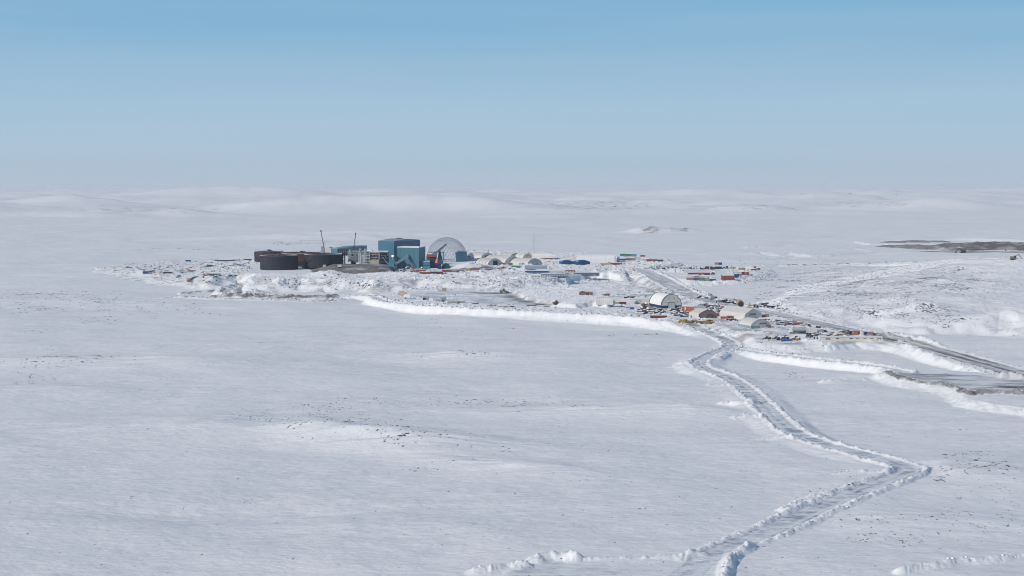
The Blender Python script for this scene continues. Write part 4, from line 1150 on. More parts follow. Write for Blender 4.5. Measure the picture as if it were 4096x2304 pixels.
# ------------------------------------------------------------------ lattice dome
p, k = at(1784, 1048, .2)
Rd = 85 * k; Hd = 97 * k
dc = p + Vector((0, Rd * .9, 0))
dome = thing('lattice_dome', 'tall unfinished steel lattice dome', 'dome', dc)
def dpt(a, e, r):          # azimuth, 0..1 up the profile
    ph = e * math.pi / 2
    return Vector((r * math.cos(ph) ** .95 * math.cos(a), r * math.cos(ph) ** .95 * math.sin(a), Hd * (r / Rd) * math.sin(ph) ** .98)) if e < .999 else Vector((0, 0, Hd * r / Rd))
DSTR = mat('dome_lattice', (.36, .42, .49), .4, .35, scale=.35)
nm, nr = 34, 12
for lay, r, w in ((0, Rd, .18), (1, Rd * .93, .08)):
    b = MB()
    for j in range(nr):
        e0, e1 = .97 * j / nr, .97 * (j + 1) / nr
        mm = nm if j < 10 else nm // 2
        for i in range(mm):
            a0, a1 = 2 * math.pi * (i + .5 * (j % 2)) / mm, 2 * math.pi * (i + 1 + .5 * (j % 2)) / mm
            b.beam(dpt(a0, e0, r), dpt(a1, e0, r), w)
            am = 2 * math.pi * (i + .5 + .5 * (j % 2)) / mm
            b.beam(dpt(a0, e0, r), dpt(am, e1, r), w * .9)
            b.beam(dpt(a1, e0, r), dpt(am, e1, r), w * .9)
    b.build('lattice_shell', DSTR, dome)
def dpanel(a0, a1, e0, e1, m, nm_='cladding_panel'):
    b = MB(); n = 8; vs = []
    for j in range(4):
        for i in range(n + 1): vs.append(dpt(a0 + (a1 - a0) * i / n, e0 + (e1 - e0) * j / 3, Rd * 1.012))
    for j in range(4):
        for i in range(n + 1): vs.append(dpt(a0 + (a1 - a0) * i / n, e0 + (e1 - e0) * j / 3, Rd * 1.002))
    K = 4 * (n + 1)
    fs = []
    for j in range(3):
        for i in range(n):
            q = j * (n + 1) + i
            fs.append((q, q + 1, q + n + 2, q + n + 1)); fs.append((K + q, K + q + n + 1, K + q + n + 2, K + q + 1))
    b.add(vs, fs).build(nm_, m, dome)
dpanel(R(-62), R(-8), 0, .26, mat('dome_clad_teal', (.07, .20, .28), .5, .08))
dpanel(R(-8), R(60), 0, .26, mat('dome_clad_teal', (.07, .20, .28), .5, .08))
dpanel(R(-115), R(-98), 0, .25, mat('dome_clad_grey', (.30, .38, .43), .5, .08))
dpanel(R(-133), R(-119), 0, .22, mat('dome_clad_grey', (.30, .38, .43), .5, .08))
dpanel(R(-165), R(-140), 0, .24, mat('dome_clad_slate', (.10, .15, .22), .5, .08))
dpanel(R(100), R(170), 0, .22, mat('dome_clad_grey', (.30, .38, .43), .5, .08))
MB().cyl((0, 0, -.5), (0, 0, .9), Rd * 1.03, 48, caps=False).build('ring_beam', CONC, dome)
shed(1811, 1836, 1033, 1044, WHITEP, 'white cabin in the open mouth of the lattice dome', depth=4, name='site_cabin', cat='cabin', back=0)

# ------------------------------------------------------------------ white shelters right of the dome
BRD = mat('brown_door', (.28, .20, .17), .7, .15)
shelter(1868, 1896, 1013, 1040, 18, .0, 'small white shelter with tall brown door frame, touching the dome', 'round', door=(.38, .62, -.25), doorm=FABRIC, lintel=BRD)
shelter(1926, 1972, 1010, 1032, 40, 1.0, 'long pale shelter with brown doorway, behind the dark doored one', 'gothic', door=(.40, .45), doorm=BRD)
shelter(2040, 2088, 1013, 1032, 26, .55, 'dark trimmed shelter behind, left of two with brown lintels', 'gothic', frame=DSTEEL, ribs=1, door=(.34, .3), doorm=BRD)
shelter(2094, 2132, 1014, 1036, 22, .55, 'dark trimmed shelter with framed door, tucked beside the white hall', 'gothic', frame=DSTEEL, ribs=1, door=(.40, .62), doorm=LGREY, lintel=BRD)
shelter(1955, 2006, 1034, 1061, 24, .75, 'pale shelter with dark open door and ribbed roof, front left', 'gothic', frame=DSTEEL, ribs=3, door=(.32, .66), doorm=NAVY)
shelter(2020, 2082, 1022, 1058, 36, .85, 'broad plain shelter with big brown door, middle of the front row', 'gothic', cover=FABRIC, door=(.32, .52, .05), doorm=BROWN)
shelter(2113, 2166, 1034, 1061, 34, .85, 'dark rimmed shelter with pale door, next to the white cube', 'gothic', frame=DSTEEL, door=(.36, .66), doorm=LGREY)
p, w, h, k = span(2128, 2210, 1014, 1037)
t = thing('storage_hall', 'wide white hall seen side on, radio mast behind it', 'hall', p)
MB().xprism([(0, 0), (0, h * .62), (1.5, h * .85), (5, h), (12, h), (15, h * .6), (15, 0)], -w / 2, w / 2).build('cover', WHITEP, t)
MB().box(w * .12, -.25, 0, w * .5, .3, h * .2).build('base_wall', CONC, t)
container(2171, 2211, 1033, 1039, RED, 'long red container along the foot of the white hall', snow=0)
p, w, h, k = span(2312, 2458, 1018, 1050)
t = thing('storage_hall', 'longest white hall, with rounded roof, behind the blue sheds', 'hall', p)
MB().xprism([(0, 0), (.2, h * .5), (1.6, h * .8), (5, h * .98), (9, h), (13, h * .9), (17, h * .4), (17, 0)], -w / 2, w / 2).build('cover', WHITEP, t)
b = MB()
for i in range(1, 8): b.xprism([(-.06, 0), (.14, h * .5), (1.54, h * .82), (5, h), (5, h * .97), (1.7, h * .8), (.3, h * .5), (.1, 0)], -w / 2 + w * i / 8 - .1, -w / 2 + w * i / 8 + .1)
b.build('seam', FABRIC, t)
shelter(2458, 2466, 1025, 1050, 4, 0, 'narrow grey pointed cover at the end of the longest hall', 'gothic', cover=mat('bluish_fabric', (.45, .52, .60), .7, .06))
shelter(2468, 2480, 1024, 1048, 6, 0, 'blue grey rounded cover beside the green container row', 'round', cover=mat('bluish_fabric', (.45, .52, .60), .7, .06))
def blue_shed(x0, x1, yt, yb, label, a):
    p, w, h, k = span(x0, x1, yt, yb)
    t = thing('blue_shed', label, 'shed', p + Vector((0, 1, 0)), a)
    w *= .9
    MB().prism([(-w / 2, 0), (w / 2, 0), (w / 2, h * .55), (w * .1, h * .85), (-w / 2, h * .6)], 0, 12).build('wall', BLUET, t)
    MB().prism([(-w / 2 - .3, h * .6), (w * .1, h * .86), (w / 2 + .3, h * .56), (w / 2 + .3, h * .66), (w * .1, h), (-w / 2 - .3, h * .72)], -.3, 12.3).build('roof', BLUET, t)
    MB().box(w * .1, -.2, 0, w * .25, .2, h * .4).build('door', DBLUE, t)
    b = MB().box(-w * .3, 5, h * .75, w * .3, 8, .25).build('snow_patch', SNOW, t)
blue_shed(2243, 2300, 1041, 1059, 'blue tarpaulin shed with snow on its left roof', .2)
blue_shed(2306, 2366, 1040, 1060, 'larger dark blue tarpaulin shed, right of the snowy one', .35)
shed(2284, 2322, 1048, 1057, BLUE, 'low bright blue link between the two blue sheds', depth=4, name='link_building', door=False, roofm=BLUE, snow=False)
shed(2108, 2130, 1055, 1069, WHITEP, 'bright white cube cabin in front of the dark rimmed shelter', depth=5, name='site_cabin', cat='cabin', door=False)
container(2048, 2082, 1062, 1071, GREEN2, 'dark green container among the snow heaps below the shelters')
container(2034, 2050, 1051, 1062, BROWN, 'brown snow topped box at the big brown door')
shed(2076, 2106, 1050, 1062, LGREY, 'grey snow roofed cabin between the two front shelters', depth=4, name='site_cabin', cat='cabin', windows=1)
container(1997, 2020, 1053, 1061, BROWN, 'low brown box by the dark open door')
p, k = at(2215, 1060)
o = tag(MB().blob(0, 0, 0, 1.9, 1.9, 1.7, 10, 5, .05).build('orange_float', ORANGE, None, True), 'orange rounded float on the snow left of the blue sheds', 'float'); o.location = p
for a in ((1665, 1706, 1077, 1087, RED, 'red container nearest the steep conveyor foot'), (1681, 1721, 1087, 1097, RED, 'red container lying lowest on the slope, front of the row'),
          (1722, 1745, 1087, 1096, DGREY, 'charcoal container touching the lowest red one'), (1746, 1771, 1086, 1096, MAROON, 'dark brownish container at the right end of the lowest row'),
          (1767, 1807, 1078, 1089, RED, 'isolated red container in front of the domed bin'), (1881, 1918, 1072, 1084, BROWN, 'brown container stack below the smooth snow pile'),
          (1862, 1881, 1073, 1084, TAN, 'tan container end joined to the brown stack'), (1927, 1960, 1076, 1084, RED, 'snow capped red container near the shelters, left of the debris'),
          (1989, 2003, 1070, 1076, RED, 'small red container just below the dark open door'), (2005, 2019, 1070, 1077, MAROON, 'small maroon container right beside the small red one'),
          (1720, 1752, 1074, 1086, LGREY, 'snow covered pale container behind the charcoal one'), (1810, 1832, 1078, 1087, DGREY, 'low dark container right of the isolated red one')):
    container(*a[:5], a[5], snow=2)
pile('frozen_pile', 'heap of grey frozen blocks and pipes below the doored shelter', 'debris heap', 1925, 1985, 1062, 1080, STEEL, 40, 8, 'beams', 21, m2=DGREY)
pile('scrap_pile', 'rusty pipes strewn right of the red conveyor foot machinery', 'scrap pile', 1640, 1668, 1078, 1090, PINK, 18, 4, 'beams', 22, m2=WOOD)
pile('scrap_pile', 'snowy timber and steel around the isolated red container', 'scrap pile', 1806, 1862, 1080, 1089, WOODD, 26, 5, 'beams', 23, m2=LGREY)
# camp modules
shed(2100, 2188, 1071, 1085, mat('faded_blue_wall', (.22, .30, .40), .6, .15), 'upper storey of the blue module block with one red panel', depth=7, windows=8, name='camp_module', wm=LGREY, back=2, lift=2.6, rz=.0)
shed(2100, 2198, 1083, 1097, mat('dull_navy_wall', (.03, .06, .14), .6, .2), 'lower dark blue storey of the module block', depth=9, windows=9, name='camp_module', wm=mat('pale_blue_pane', (.20, .28, .40), .4, .2))
container(2144, 2158, 1073, 1082, RED2, 'red panel container let into the blue module block', snow=0, lift=2.6, back=1, depth=2)
shed(2200, 2259, 1082, 1096, LGREY, 'long flat grey module right of the blue block', depth=7, name='camp_module', windows=0)
shed(2262, 2300, 1080, 1096, BROWN, 'brown trimmed module at the end of the flat grey one', depth=6, name='camp_module', windows=3, wm=LGREY)
shed(2262, 2398, 1090, 1103, mat('slate_corridor', (.07, .10, .17), .6, .2), 'long dark corridor of modules below the grey module', rz=.05, depth=8, windows=14, name='camp_module', wm=GREY)
shed(2164, 2262, 1094, 1108, mat('slate_module', (.10, .16, .25), .6, .15), 'low slate module row left of the long dark corridor', rz=.04, depth=7, windows=10, name='camp_module', wm=WHITEP)
shed(2125, 2162, 1100, 1114, CREAM, 'cream module at the lower left end of the module rows', depth=5, name='camp_module', windows=3, wm=GREEN2)
container(2441, 2488, 1050, 1061, RED, 'red container with snow on top at the head of the haul road', snow=2)
container(2405, 2438, 1054, 1063, TAN, 'beige container left of the red one at the head of the haul road', snow=1)
for a in ((2477, 2500, 1035, 1043, DBLUE, 0, 'dark blue container on the ground right of the hall end covers'), (2481, 2504, 1023, 1033, GREEN2, 2.8, 'first green container of the upper tier behind the halls'),
          (2504, 2526, 1025, 1034, GREEN2, 2.8, 'second green container of the upper tier behind the halls'), (2526, 2546, 1026, 1035, LBLUE, 2.8, 'blue grey container of the upper tier behind the halls'),
          (2501, 2526, 1034, 1043, RED, 0, 'red ground container under the second green one'), (2527, 2542, 1034, 1043, PINK, 0, 'faded pink ground container under the blue grey one'),
          (2546, 2562, 1030, 1043, LGREY, 0, 'pale grey snowy block between red and brown containers'), (2562, 2581, 1027, 1034, BROWN, 2.4, 'brown container on top at the right end of the tier'),
          (2567, 2586, 1036, 1046, LGREY, 0, 'grey container starting the lower right row behind the road'), (2586, 2606, 1037, 1046, RED, 0, 'red container second in the lower right row behind the road'),
          (2607, 2628, 1037, 1046, BROWN, 0, 'brown snow flecked container third in the lower right row'), (2630, 2652, 1038, 1046, DGREY, 0, 'dark container ending the lower right row behind the road')):
    container(*a[:5], a[6], lift=a[5], snow=1)

# ------------------------------------------------------------------ right storage pad
shed(2677, 2698, 1074, 1090, WHITEP, 'left one of two white cabins on the right storage pad', depth=6, name='site_cabin', cat='cabin', door=False)
shed(2703, 2720, 1075, 1090, WHITEP, 'right one of two white cabins, beside a dark doorway', depth=6, name='site_cabin', cat='cabin', door=False)
shed(2718, 2757, 1068, 1079, LGREY, 'grey long building with dark bay behind the twin white cabins', depth=6, name='workshop_building', windows=3)
shed(2727, 2737, 1076, 1086, WHITEP, 'small hut with one black opening on the right pad', depth=3, name='hut', cat='hut', windows=1)
for i, (a, b, c, d, m, lab) in enumerate(((2645, 2662, 1069, 1077, DGREY, 'dark machinery heap at the left end of the pad rear'), (2664, 2676, 1069, 1079, STEEL, 'grey machinery heap behind the left white cabin'),
                                         (2680, 2712, 1066, 1073, DGREY, 'long dark machinery heap behind the twin white cabins'), (2762, 2778, 1066, 1078, LGREY, 'pale snowy machinery heap right of the grey building'),
                                         (2778, 2818, 1065, 1078, CREAM, 'wide cream and grey machinery heap at the pad rear'), (2838, 2856, 1066, 1078, MAROON, 'small dark red machinery heap at the pad rear'),
                                         (2885, 2912, 1068, 1077, DBLUE, 'dark blue machinery heap right of the tallest stack'))):
    pile('machinery_heap', lab, 'machinery', a, b, c, d, m, 18, 4, 'boxes', 40 + i, m2=DGREY)
container(2820, 2837, 1065, 1077, MAROON, 'brown container standing alone at the pad rear')
container(2859, 2874, 1058, 1067, PINK, 'faded upper container of the tallest rear stack', lift=2.4)
container(2874, 2888, 1058, 1067, DBLUE, 'dark blue upper container of the tallest rear stack', lift=2.4, snow=0)
container(2858, 2887, 1066, 1076, DGREY, 'dark ground container of the tallest rear stack', snow=0)
container(2906, 2912, 1063, 1074, GREEN, 'narrow dark container end right of the tallest stack', depth=4)
# near row, two tiers
for a in ((2753, 2773, 1102, 1109, MAROON, 3.0, 'upper maroon container at the left end of the near row'), (2773, 2794, 1102, 1109, MAROON, 3.0, 'second upper maroon container of the near row'),
          (2795, 2816, 1102, 1110, RED2, 3.0, 'bright red upper container of the near row'), (2817, 2839, 1102, 1111, MAROON, 3.0, 'upper dark red container at the right end of the near row'),
          (2748, 2773, 1111, 1120, PINK, 0, 'pinkish ground container at the left end of the near row'), (2774, 2795, 1111, 1122, mat('plum_paint', (.12, .08, .14), .6, .2), 0, 'plum coloured ground container of the near row'),
          (2796, 2816, 1111, 1123, GREEN2, 0, 'green ground container of the near row'), (2817, 2838, 1112, 1124, mat('sage_paint', (.22, .28, .20), .7, .2), 0, 'pale sage ground container of the near row')):
    container(*a[:5], a[6], lift=a[5], snow=2 if a[5] else 0, depth=6 if a[5] else 6)
container(2840, 2863, 1117, 1122, DBLUE, 'low dark blue flat container right of the near row', snow=0)
p, k = at(2850, 1099)
t = make_loader(RED, 'red bulldozer parked in the middle of the right pad', p, math.pi, .75, tracks=True)
for j in range(4):
    container(2890, 2938, 1112, 1121, RED if j < 2 else MAROON, ('front', 'second', 'third', 'rearmost')[j] + ' ground container of the big two tier red block', back=j * 2.7, snow=0)
    container(2890, 2938, 1112, 1121, RED, ('front', 'second', 'third', 'rearmost')[j] + ' upper container of the big two tier red block', back=j * 2.7, lift=2.72, snow=2)
container(2940, 2956, 1097, 1112, DBLUE, 'dark blue container against the right end of the red block', depth=8)
container(2955, 2967, 1095, 1107, PINK, 'faded red box between red block and red vat', depth=4)
p, k = at(2988, 1102)
t = thing('red_vat', 'round red vat with snow on top, right of the red block', 'vat', p + Vector((0, 2.5, 0)))
MB().cyl((0, 0, 0), (0, 0, 3.8), 2.4, 16).build('body', RED, t); MB().blob(0, 0, 3.8, 2.3, 2.3, .6).build('snow_cap', SNOW, t, True); MB().cyl((0, 0, 1.8), (0, 0, 2.0), 2.5, 16).build('hoop', PINK, t)
pile('steel_rack', 'small red steel frame on the pad rim right of the vat', 'steel frame', 2998, 3012, 1096, 1104, RED, 10, 2, 'beams', 61, snow=False)
for a in ((2923, 2933, 1079, 1089, CREAM, 'left cream tank box of the pad centre right'), (2934, 2945, 1079, 1089, CREAM, 'second cream tank box of the pad centre right'), (2945, 2956, 1079, 1090, CREAM, 'third cream tank box of the pad centre right'),
          (2932, 2948, 1089, 1096, LGREY, 'grey crate row under the cream tank boxes'), (2950, 2964, 1089, 1096, LGREY, 'grey blue crate right of the grey crate row'),
          (2958, 2980, 1071, 1080, PINK, 'rust and blue container behind the white ball tank'), (2960, 2976, 1081, 1087, WHITEP, 'snow covered flat container below the rust and blue one'),
          (2987, 2998, 1065, 1073, WHITEP, 'leftmost white box of the far right cluster'), (2999, 3009, 1067, 1074, WHITEP, 'middle white box of the far right cluster'), (3006, 3016, 1066, 1074, CREAM, 'cream box of the far right cluster'),
          (3016, 3024, 1066, 1074, DGREY, 'dark box with a flat boom above, far right cluster'), (3004, 3024, 1077, 1083, DBLUE, 'blue container below the far right cluster'),
          (2988, 2998, 1078, 1084, LGREY, 'grey box left of the blue container below the cluster'), (2997, 3004, 1077, 1084, WHITEP, 'small white box touching the blue container'),
          (3025, 3032, 1072, 1082, mat('mustard_paint', (.40, .30, .14), .7, .15), 'mustard container end at the right tip of the pad'), (3032, 3041, 1073, 1082, RED, 'rust red container at the right tip of the pad'),
          (2967, 2980, 1088, 1100, MAROON, 'dark red container behind the round vat')):
    container(*a[:5], a[5], snow=1)
pile('drill_rig', 'brown and cream drill rig parts on the pad, above the cream boxes', 'drill rig', 2920, 2932, 1062, 1078, WOODD, 16, 3, 'beams', 64, m2=CREAM)
pile('drill_rig', 'dark drill parts heap left of the white ball tank', 'drill rig', 2932, 2944, 1067, 1078, DSTEEL, 12, 3, 'beams', 65, m2=LGREY)
p, k = at(2952, 1079)
t = thing('ball_tank', 'white spherical tank on the right storage pad', 'tank', p + Vector((0, 1.5, 0)))
MB().blob(0, 0, 1.6, 1.35, 1.35, 1.35, 16, 10, 0, 1, False).build('sphere', WHITEP, t, True); MB().cyl((0, 0, 0), (0, 0, .6), .7, 8).build('stand', STEEL, t)

# ------------------------------------------------------------------ ice lot
p, k = at(2017, 1172)
LD = make_loader(MACHY, 'dusty yellow wheel loader pushing snow at the top of the ice lot', p + Vector((0, 1, 0)), -.15, 1.1)
p, k = at(2228, 1219)
make_loader(mat('brown_machine', (.20, .10, .08), .7, .3), 'brown bulldozer working at the cut snow face', p + Vector((0, 1.5, 0)), .35, .95, tracks=True)
crate(1598, 1613, 1165, 1186, WOODL, 'tall tan stack of crates left of the white drum', depth=5)
crate(1613, 1628, 1168, 1186, WOODL, 'slightly lower tan crate stack behind the white drum', depth=4)
p, k = at(1626, 1196)
t = thing('white_drum', 'white drum with red mark lying by the tan crates', 'drum', p + Vector((0, 2, 0)))
MB().cyl((-2.6, 0, 2.2), (3.0, 0, 2.2), 2.2, 18).build('drum', WHITEP, t); MB().cyl((-2.7, 0, 2.2), (-2.6, 0, 2.2), 2.25, 18).build('end_cap', LGREY, t)
MB().box(-.8, -2.1, .5, 1.0, .3, 1.2).build('red_mark', RED2, t)
crate(1768, 1785, 1153, 1166, WOOD, 'square grey brown crate at the back edge of the ice lot', depth=4)
MBm = pile('board_stack', 'low boards beside the square crate at the ice lot edge', 'boards', 1749, 1767, 1159, 1166, WOOD, 8, 3, 'beams', 71)
for i, a in enumerate(((1692, 1704, 1189, 1199, DGREY, 'dark crate, leftmost of the grey row on the ice'), (1703, 1716, 1185, 1201, GREY, 'tall grey crate second in the row on the ice'),
          (1716, 1732, 1193, 1201, WHITEP, 'snow covered crate between two grey crates on the ice'), (1744, 1769, 1198, 1207, GREY, 'wide low grey crate on the ice'), (1762, 1783, 1189, 1206, GREY, 'large square grey crate in the row on the ice'),
          (1790, 1805, 1205, 1214, GREY, 'small grey crate right of the large square one'), (1806, 1830, 1205, 1215, WOOD, 'woody grey crate pair at the right of the crate row'),
          (1831, 1858, 1206, 1214, GREY, 'flat grey crate after the woody pair'), (1860, 1880, 1208, 1214, LGREY, 'pale flat crate after the flat grey one'))):
    crate(*a[:5], a[5], depth=3.2)
for i, (x0, x1, y0, y1, lab) in enumerate(((1880, 1918, 1204, 1215, 'plank stack ending the grey crate row'), (1950, 1990, 1216, 1224, 'thin dark timbers on the bank, left of the long timber line'), (1990, 2060, 1220, 1228, 'long line of dark timbers on the bank'),
                                           (2100, 2150, 1218, 2, 'dark planks on the bank under the brown bulldozer'), (2140, 2178, 1213, 1222, 'raised plank stack near the brown bulldozer'), (2170, 2212, 1219, 1226, 'last dark planks right before the cut snow face'))):
    if y1 == 2: y1 = 1226
    p, w, h, k = span(x0, x1, y0, y1)
    t = thing('timber_stack', lab, 'timber', p + Vector((0, 1, 0)))
    b = MB(); rd = random.Random(i)
    for q in range(12): b.box((rd.random() - .5) * w * .5, (rd.random() - .5) * 2.4, rd.choice((0, .35, .7)) * (h / 2), w * rd.uniform(.35, .5), .4, .3, rd.uniform(-.04, .04))
    b.build('planks', WOODD, t)
    MB().box(w * .1, .6, h * .45, w * .4, 1.4, .2, taper=.8).build('snow_cap', SNOW, t)

# ------------------------------------------------------------------ lower camp
p, w, h, k = span(2384, 2452, 1188, 1219)
t = thing('ribbed_tent', 'white ribbed tunnel tent seen side on, left of the camp', 'tent', p, -.12)
pr = [(0, 0), (0, h * .55), (1.4, h * .85), (4, h), (6, h * .98), (9, h * .6), (9.4, 0)]
MB().xprism(pr, -w / 2, w / 2).build('cover', FABRIC, t)
b = MB()
for i in range(9):
    x = -w / 2 + w * i / 8
    b.xprism([(-.12, 0), (-.12, h * .55), (1.3, h * .87), (4, h * 1.02), (4, h * .99), (1.5, h * .84), (.1, h * .54), (.1, 0)], x - .12, x + .12)
b.build('rib', WHITEP, t)
container(2462, 2478, 1209, 1218, TAN, 'tan container end between ribbed tent and maroon container', snow=1)
container(2478, 2505, 1208, 1218, MAROON, 'maroon container right of the ribbed tent', snow=0)
shed(2520, 2600, 1195, 1214, CREAM, 'low cream building behind the scrap, left of the arched workshop', depth=6, name='site_building', door=False, windows=0)
container(2578, 2589, 1197, 1208, PINK, 'pinkish container on the cream building', snow=0)
shed(2521, 2542, 1203, 1220, CREAM, 'cream box cabin at the left end of the scrap', depth=4, name='site_cabin', cat='cabin')
shed(2541, 2566, 1203, 1218, LGREY, 'light grey curtained trailer beside the brown scrap', depth=3, name='trailer', cat='trailer', door=False, snow=False)
shelter(2642, 2728, 1177, 1233, 26, .30, 'large arched workshop with navy rim and pale square door', 'round', cover=WHITEP, front=CREAM, frame=NAVY, skirt=NAVY, skirth=.22, door=(.31, .42, .0), doorm=LGREY, name='arched_workshop')
ws = [o for o in COL.objects if o.name.startswith('arched_workshop')][0]
P0, k = at(2685, 1232)
for dx, dz in ((-1.6, 9.6), (1.6, 9.6), (-2.4, 8.3), (2.4, 8.3), (-5.8, 5.4), (5.6, 5.4)):
    MB().cyl((dx, -.2, dz), (dx, -.45, dz), .3, 8).build('vent', DGREY, ws)
for i, (a, b_, c, d, m, m2, kd, lab) in enumerate(((2566, 2600, 1212, 1234, mat('dusty_brown', (.27, .20, .17), .8, .25), WOODD, 'boxes', 'brown bagged scrap heap right of the grey trailer'),
        (2564, 2578, 1218, 1242, RED, DSTEEL, 'beams', 'dark red machine frame standing in the scrap'), (2580, 2612, 1206, 1222, LBLUE, WHITEP, 'boxes', 'blue and white odds beside the workshop side'),
        (2585, 2625, 1222, 1243, WOODD, WOOD, 'beams', 'large heap of brown timber in front of the workshop side'), (2620, 2655, 1228, 1244, WOODD, DGREY, 'beams', 'dark timber heap left of the workshop door'),
        (2712, 2730, 1224, 1240, LGREY, DSTEEL, 'boxes', 'grey machinery heap right of the workshop door'), (2690, 2716, 1236, 1246, DGREY, DGREY, 'boxes', 'low charcoal skid in front of the workshop door'),
        (2655, 2664, 1242, 1252, RED, MAROON, 'beams', 'small red machine between workshop and buried container'), (2502, 2514, 1224, 1231, PINK, WHITEP, 'beams', 'small pink rack on snow left of the blue skip'),
        (2832, 2856, 1222, 1232, MAROON, LGREY, 'boxes', 'maroon box and lids behind the gable tent'), (2836, 2860, 1230, 1250, DGREY, STEEL, 'beams', 'dark steel scrap right of the gable tent roof'), (2858, 2884, 1222, 1252, STEEL, WOODD, 'beams', 'grey steel scrap against the large pale shelter'))):
    pile('scrap_heap', lab, 'scrap heap', a, b_, c, d, m, 30, 6, kd, 80 + i, m2=m2)
p, k = at(2528, 1237)
t = thing('blue_skip', 'bright blue skip on open snow', 'skip', p + Vector((0, 1, 0)))
MB().xprism([(-1, 0), (1, 0), (1.3, 1.5), (-1.3, 1.5)], -1.7, 1.7).build('bin', mat('skip_blue', (.03, .08, .42), .5, .1), t); MB().box(0, 0, 1.5, 3.6, 2.7, .12).build('rim', DBLUE, t)
container(2602, 2668, 1262, 1272, MAROON, 'long maroon container half buried in a snow drift', depth=3, rz=-.04, snow=2)
shed(2728, 2780, 1221, 1246, ORANGE, 'orange building with snowy roof beside the arched workshop', depth=9, rz=-.12, name='orange_shed', cat='shed', door=False, roof='gable', roofm=SNOW)
MB().box(0, 0, 0, 1, .3, 2).build('white_panel', WHITEP, [o for o in COL.objects if o.name == 'orange_shed'][0]).location = (-2.2, -4.65, 1.6)
shelter(2794, 2868, 1238, 1272, 16, .42, 'gable tent with red edge and smudged brown front', 'gable', cover=mat('cream_fabric', (.60, .56, .52), .7, .06), front=two('sooty_fabric', (.30, .22, .22), (.13, .10, .11), .2, .5, .75, .8), frame=RED, name='gable_tent', door=(.3, .35, .1), doorm=BROWN)
for i, (a, b_, c, d, lab) in enumerate(((2714, 2752, 1276, 1292, 'left yellow wrapped bundle pile on the camp edge'), (2745, 2795, 1279, 1293, 'darker middle yellow bundle pile on the camp edge'), (2782, 2832, 1279, 1296, 'right hand yellow bundle pile on the camp edge'), (2825, 2855, 1277, 1298, 'tallest brown yellow bundle pile at the right end'))):
    pile('wrapped_bundle', lab, 'wrapped bundle', a, b_, c, d, YELLOW, 30, 3, 'beams' if i % 2 else 'boxes', 100 + i, snow=(i == 1), m2=mat('ochre_wrapping', (.30, .19, .07), .7, .3))
p, k = at(2968, 1238)
t = thing('round_silo', 'tan round silo with dark mouth behind the large shelter', 'silo', p + Vector((0, 8, 0)))
MB().cyl((0, -1, 3), (0, 6, 3), 2.9, 18).build('drum', TAN, t); MB().cyl((0, -1.3, 2.6), (0, -1.02, 2.6), 2.2, 16).build('mouth', DGREY, t); MB().box(0, 2, 0, 3, 5, 1.5).build('stand', CONC, t)
t.location.z += 1.6
shelter(2974, 3052, 1232, 1277, 30, .55, 'largest pale shelter with brown lintel door, centre of the camp', 'gable', cover=FABRIC, door=(.34, .50, -.06), doorm=FABRIC_D, lintel=BRD)
shelter(3001, 3085, 1276, 1313, 17, .42, 'grey rimmed shelter with teal skirt, nearest to the snow road', 'gothic', cover=FABRIC, front=FABRIC, frame=STEEL, door=(.33, .58, .10), doorm=FABRIC_D, lintel=BRD, skirt=mat('teal_skirt', (.20, .33, .32), .7, .3), skirth=.30)
crate(3072, 3084, 1304, 1314, BROWN, 'small brown box at the right corner of the grey rimmed shelter', snow=False)
for a in ((2862, 2905, 1252, 1265, RED, 'red container behind the snow drift, beside the gable tent'), (2908, 2954, 1262, 1274, RED, 'long red container in front of the largest shelter'), (2884, 2910, 1266, 1276, ORANGE, 'orange red container half under snow, left of the grey rimmed shelter')):
    container(*a[:5], a[5], snow=2)
pile('barrel_row', 'row of dark barrels and boards behind the grey rimmed shelter', 'barrels', 2905, 2955, 1276, 1284, DGREY, 16, 3, 'boxes', 121)
p, k = at(3060, 1287)
t = thing('bus', 'white bus with a row of dark windows behind the front shelter', 'bus', p + Vector((0, 1.3, 0)))
MB().box(0, 0, .5, 9.2, 2.5, 2.4).build('body', WHITEP, t)
for i in range(8): MB().box(-3.7 + i * 1.02, -1.27, 1.5, .72, .06, .8).build('window', GLASS, t)
for x in (-2.8, 2.8):
    for y in (-1.1, 1.1): wheel(t, x, y, .48, .3)
MB().box(0, 0, 2.9, 8.8, 2.3, .2, taper=.95).build('snow_cap', SNOW, t)
pile('brown_pallets', 'dark brown pallets behind the white bus', 'pallets', 3046, 3080, 1258, 1270, WOODD, 20, 4, 'boxes', 122, m2=BROWN)
container(3124, 3138, 1283, 1295, LBLUE, 'blue end container left of the red snow drifted row', snow=1)
container(3138, 3178, 1285, 1295, PINK, 'pale red container in the drifted row under the haul road')
container(3176, 3216, 1289, 1299, RED, 'dark red container at the right of the drifted row', snow=2, rz=-.1)
pile('plank_end', 'short red planks left of the blue end container', 'planks', 3110, 3126, 1290, 1296, RED, 8, 2, 'beams', 125)

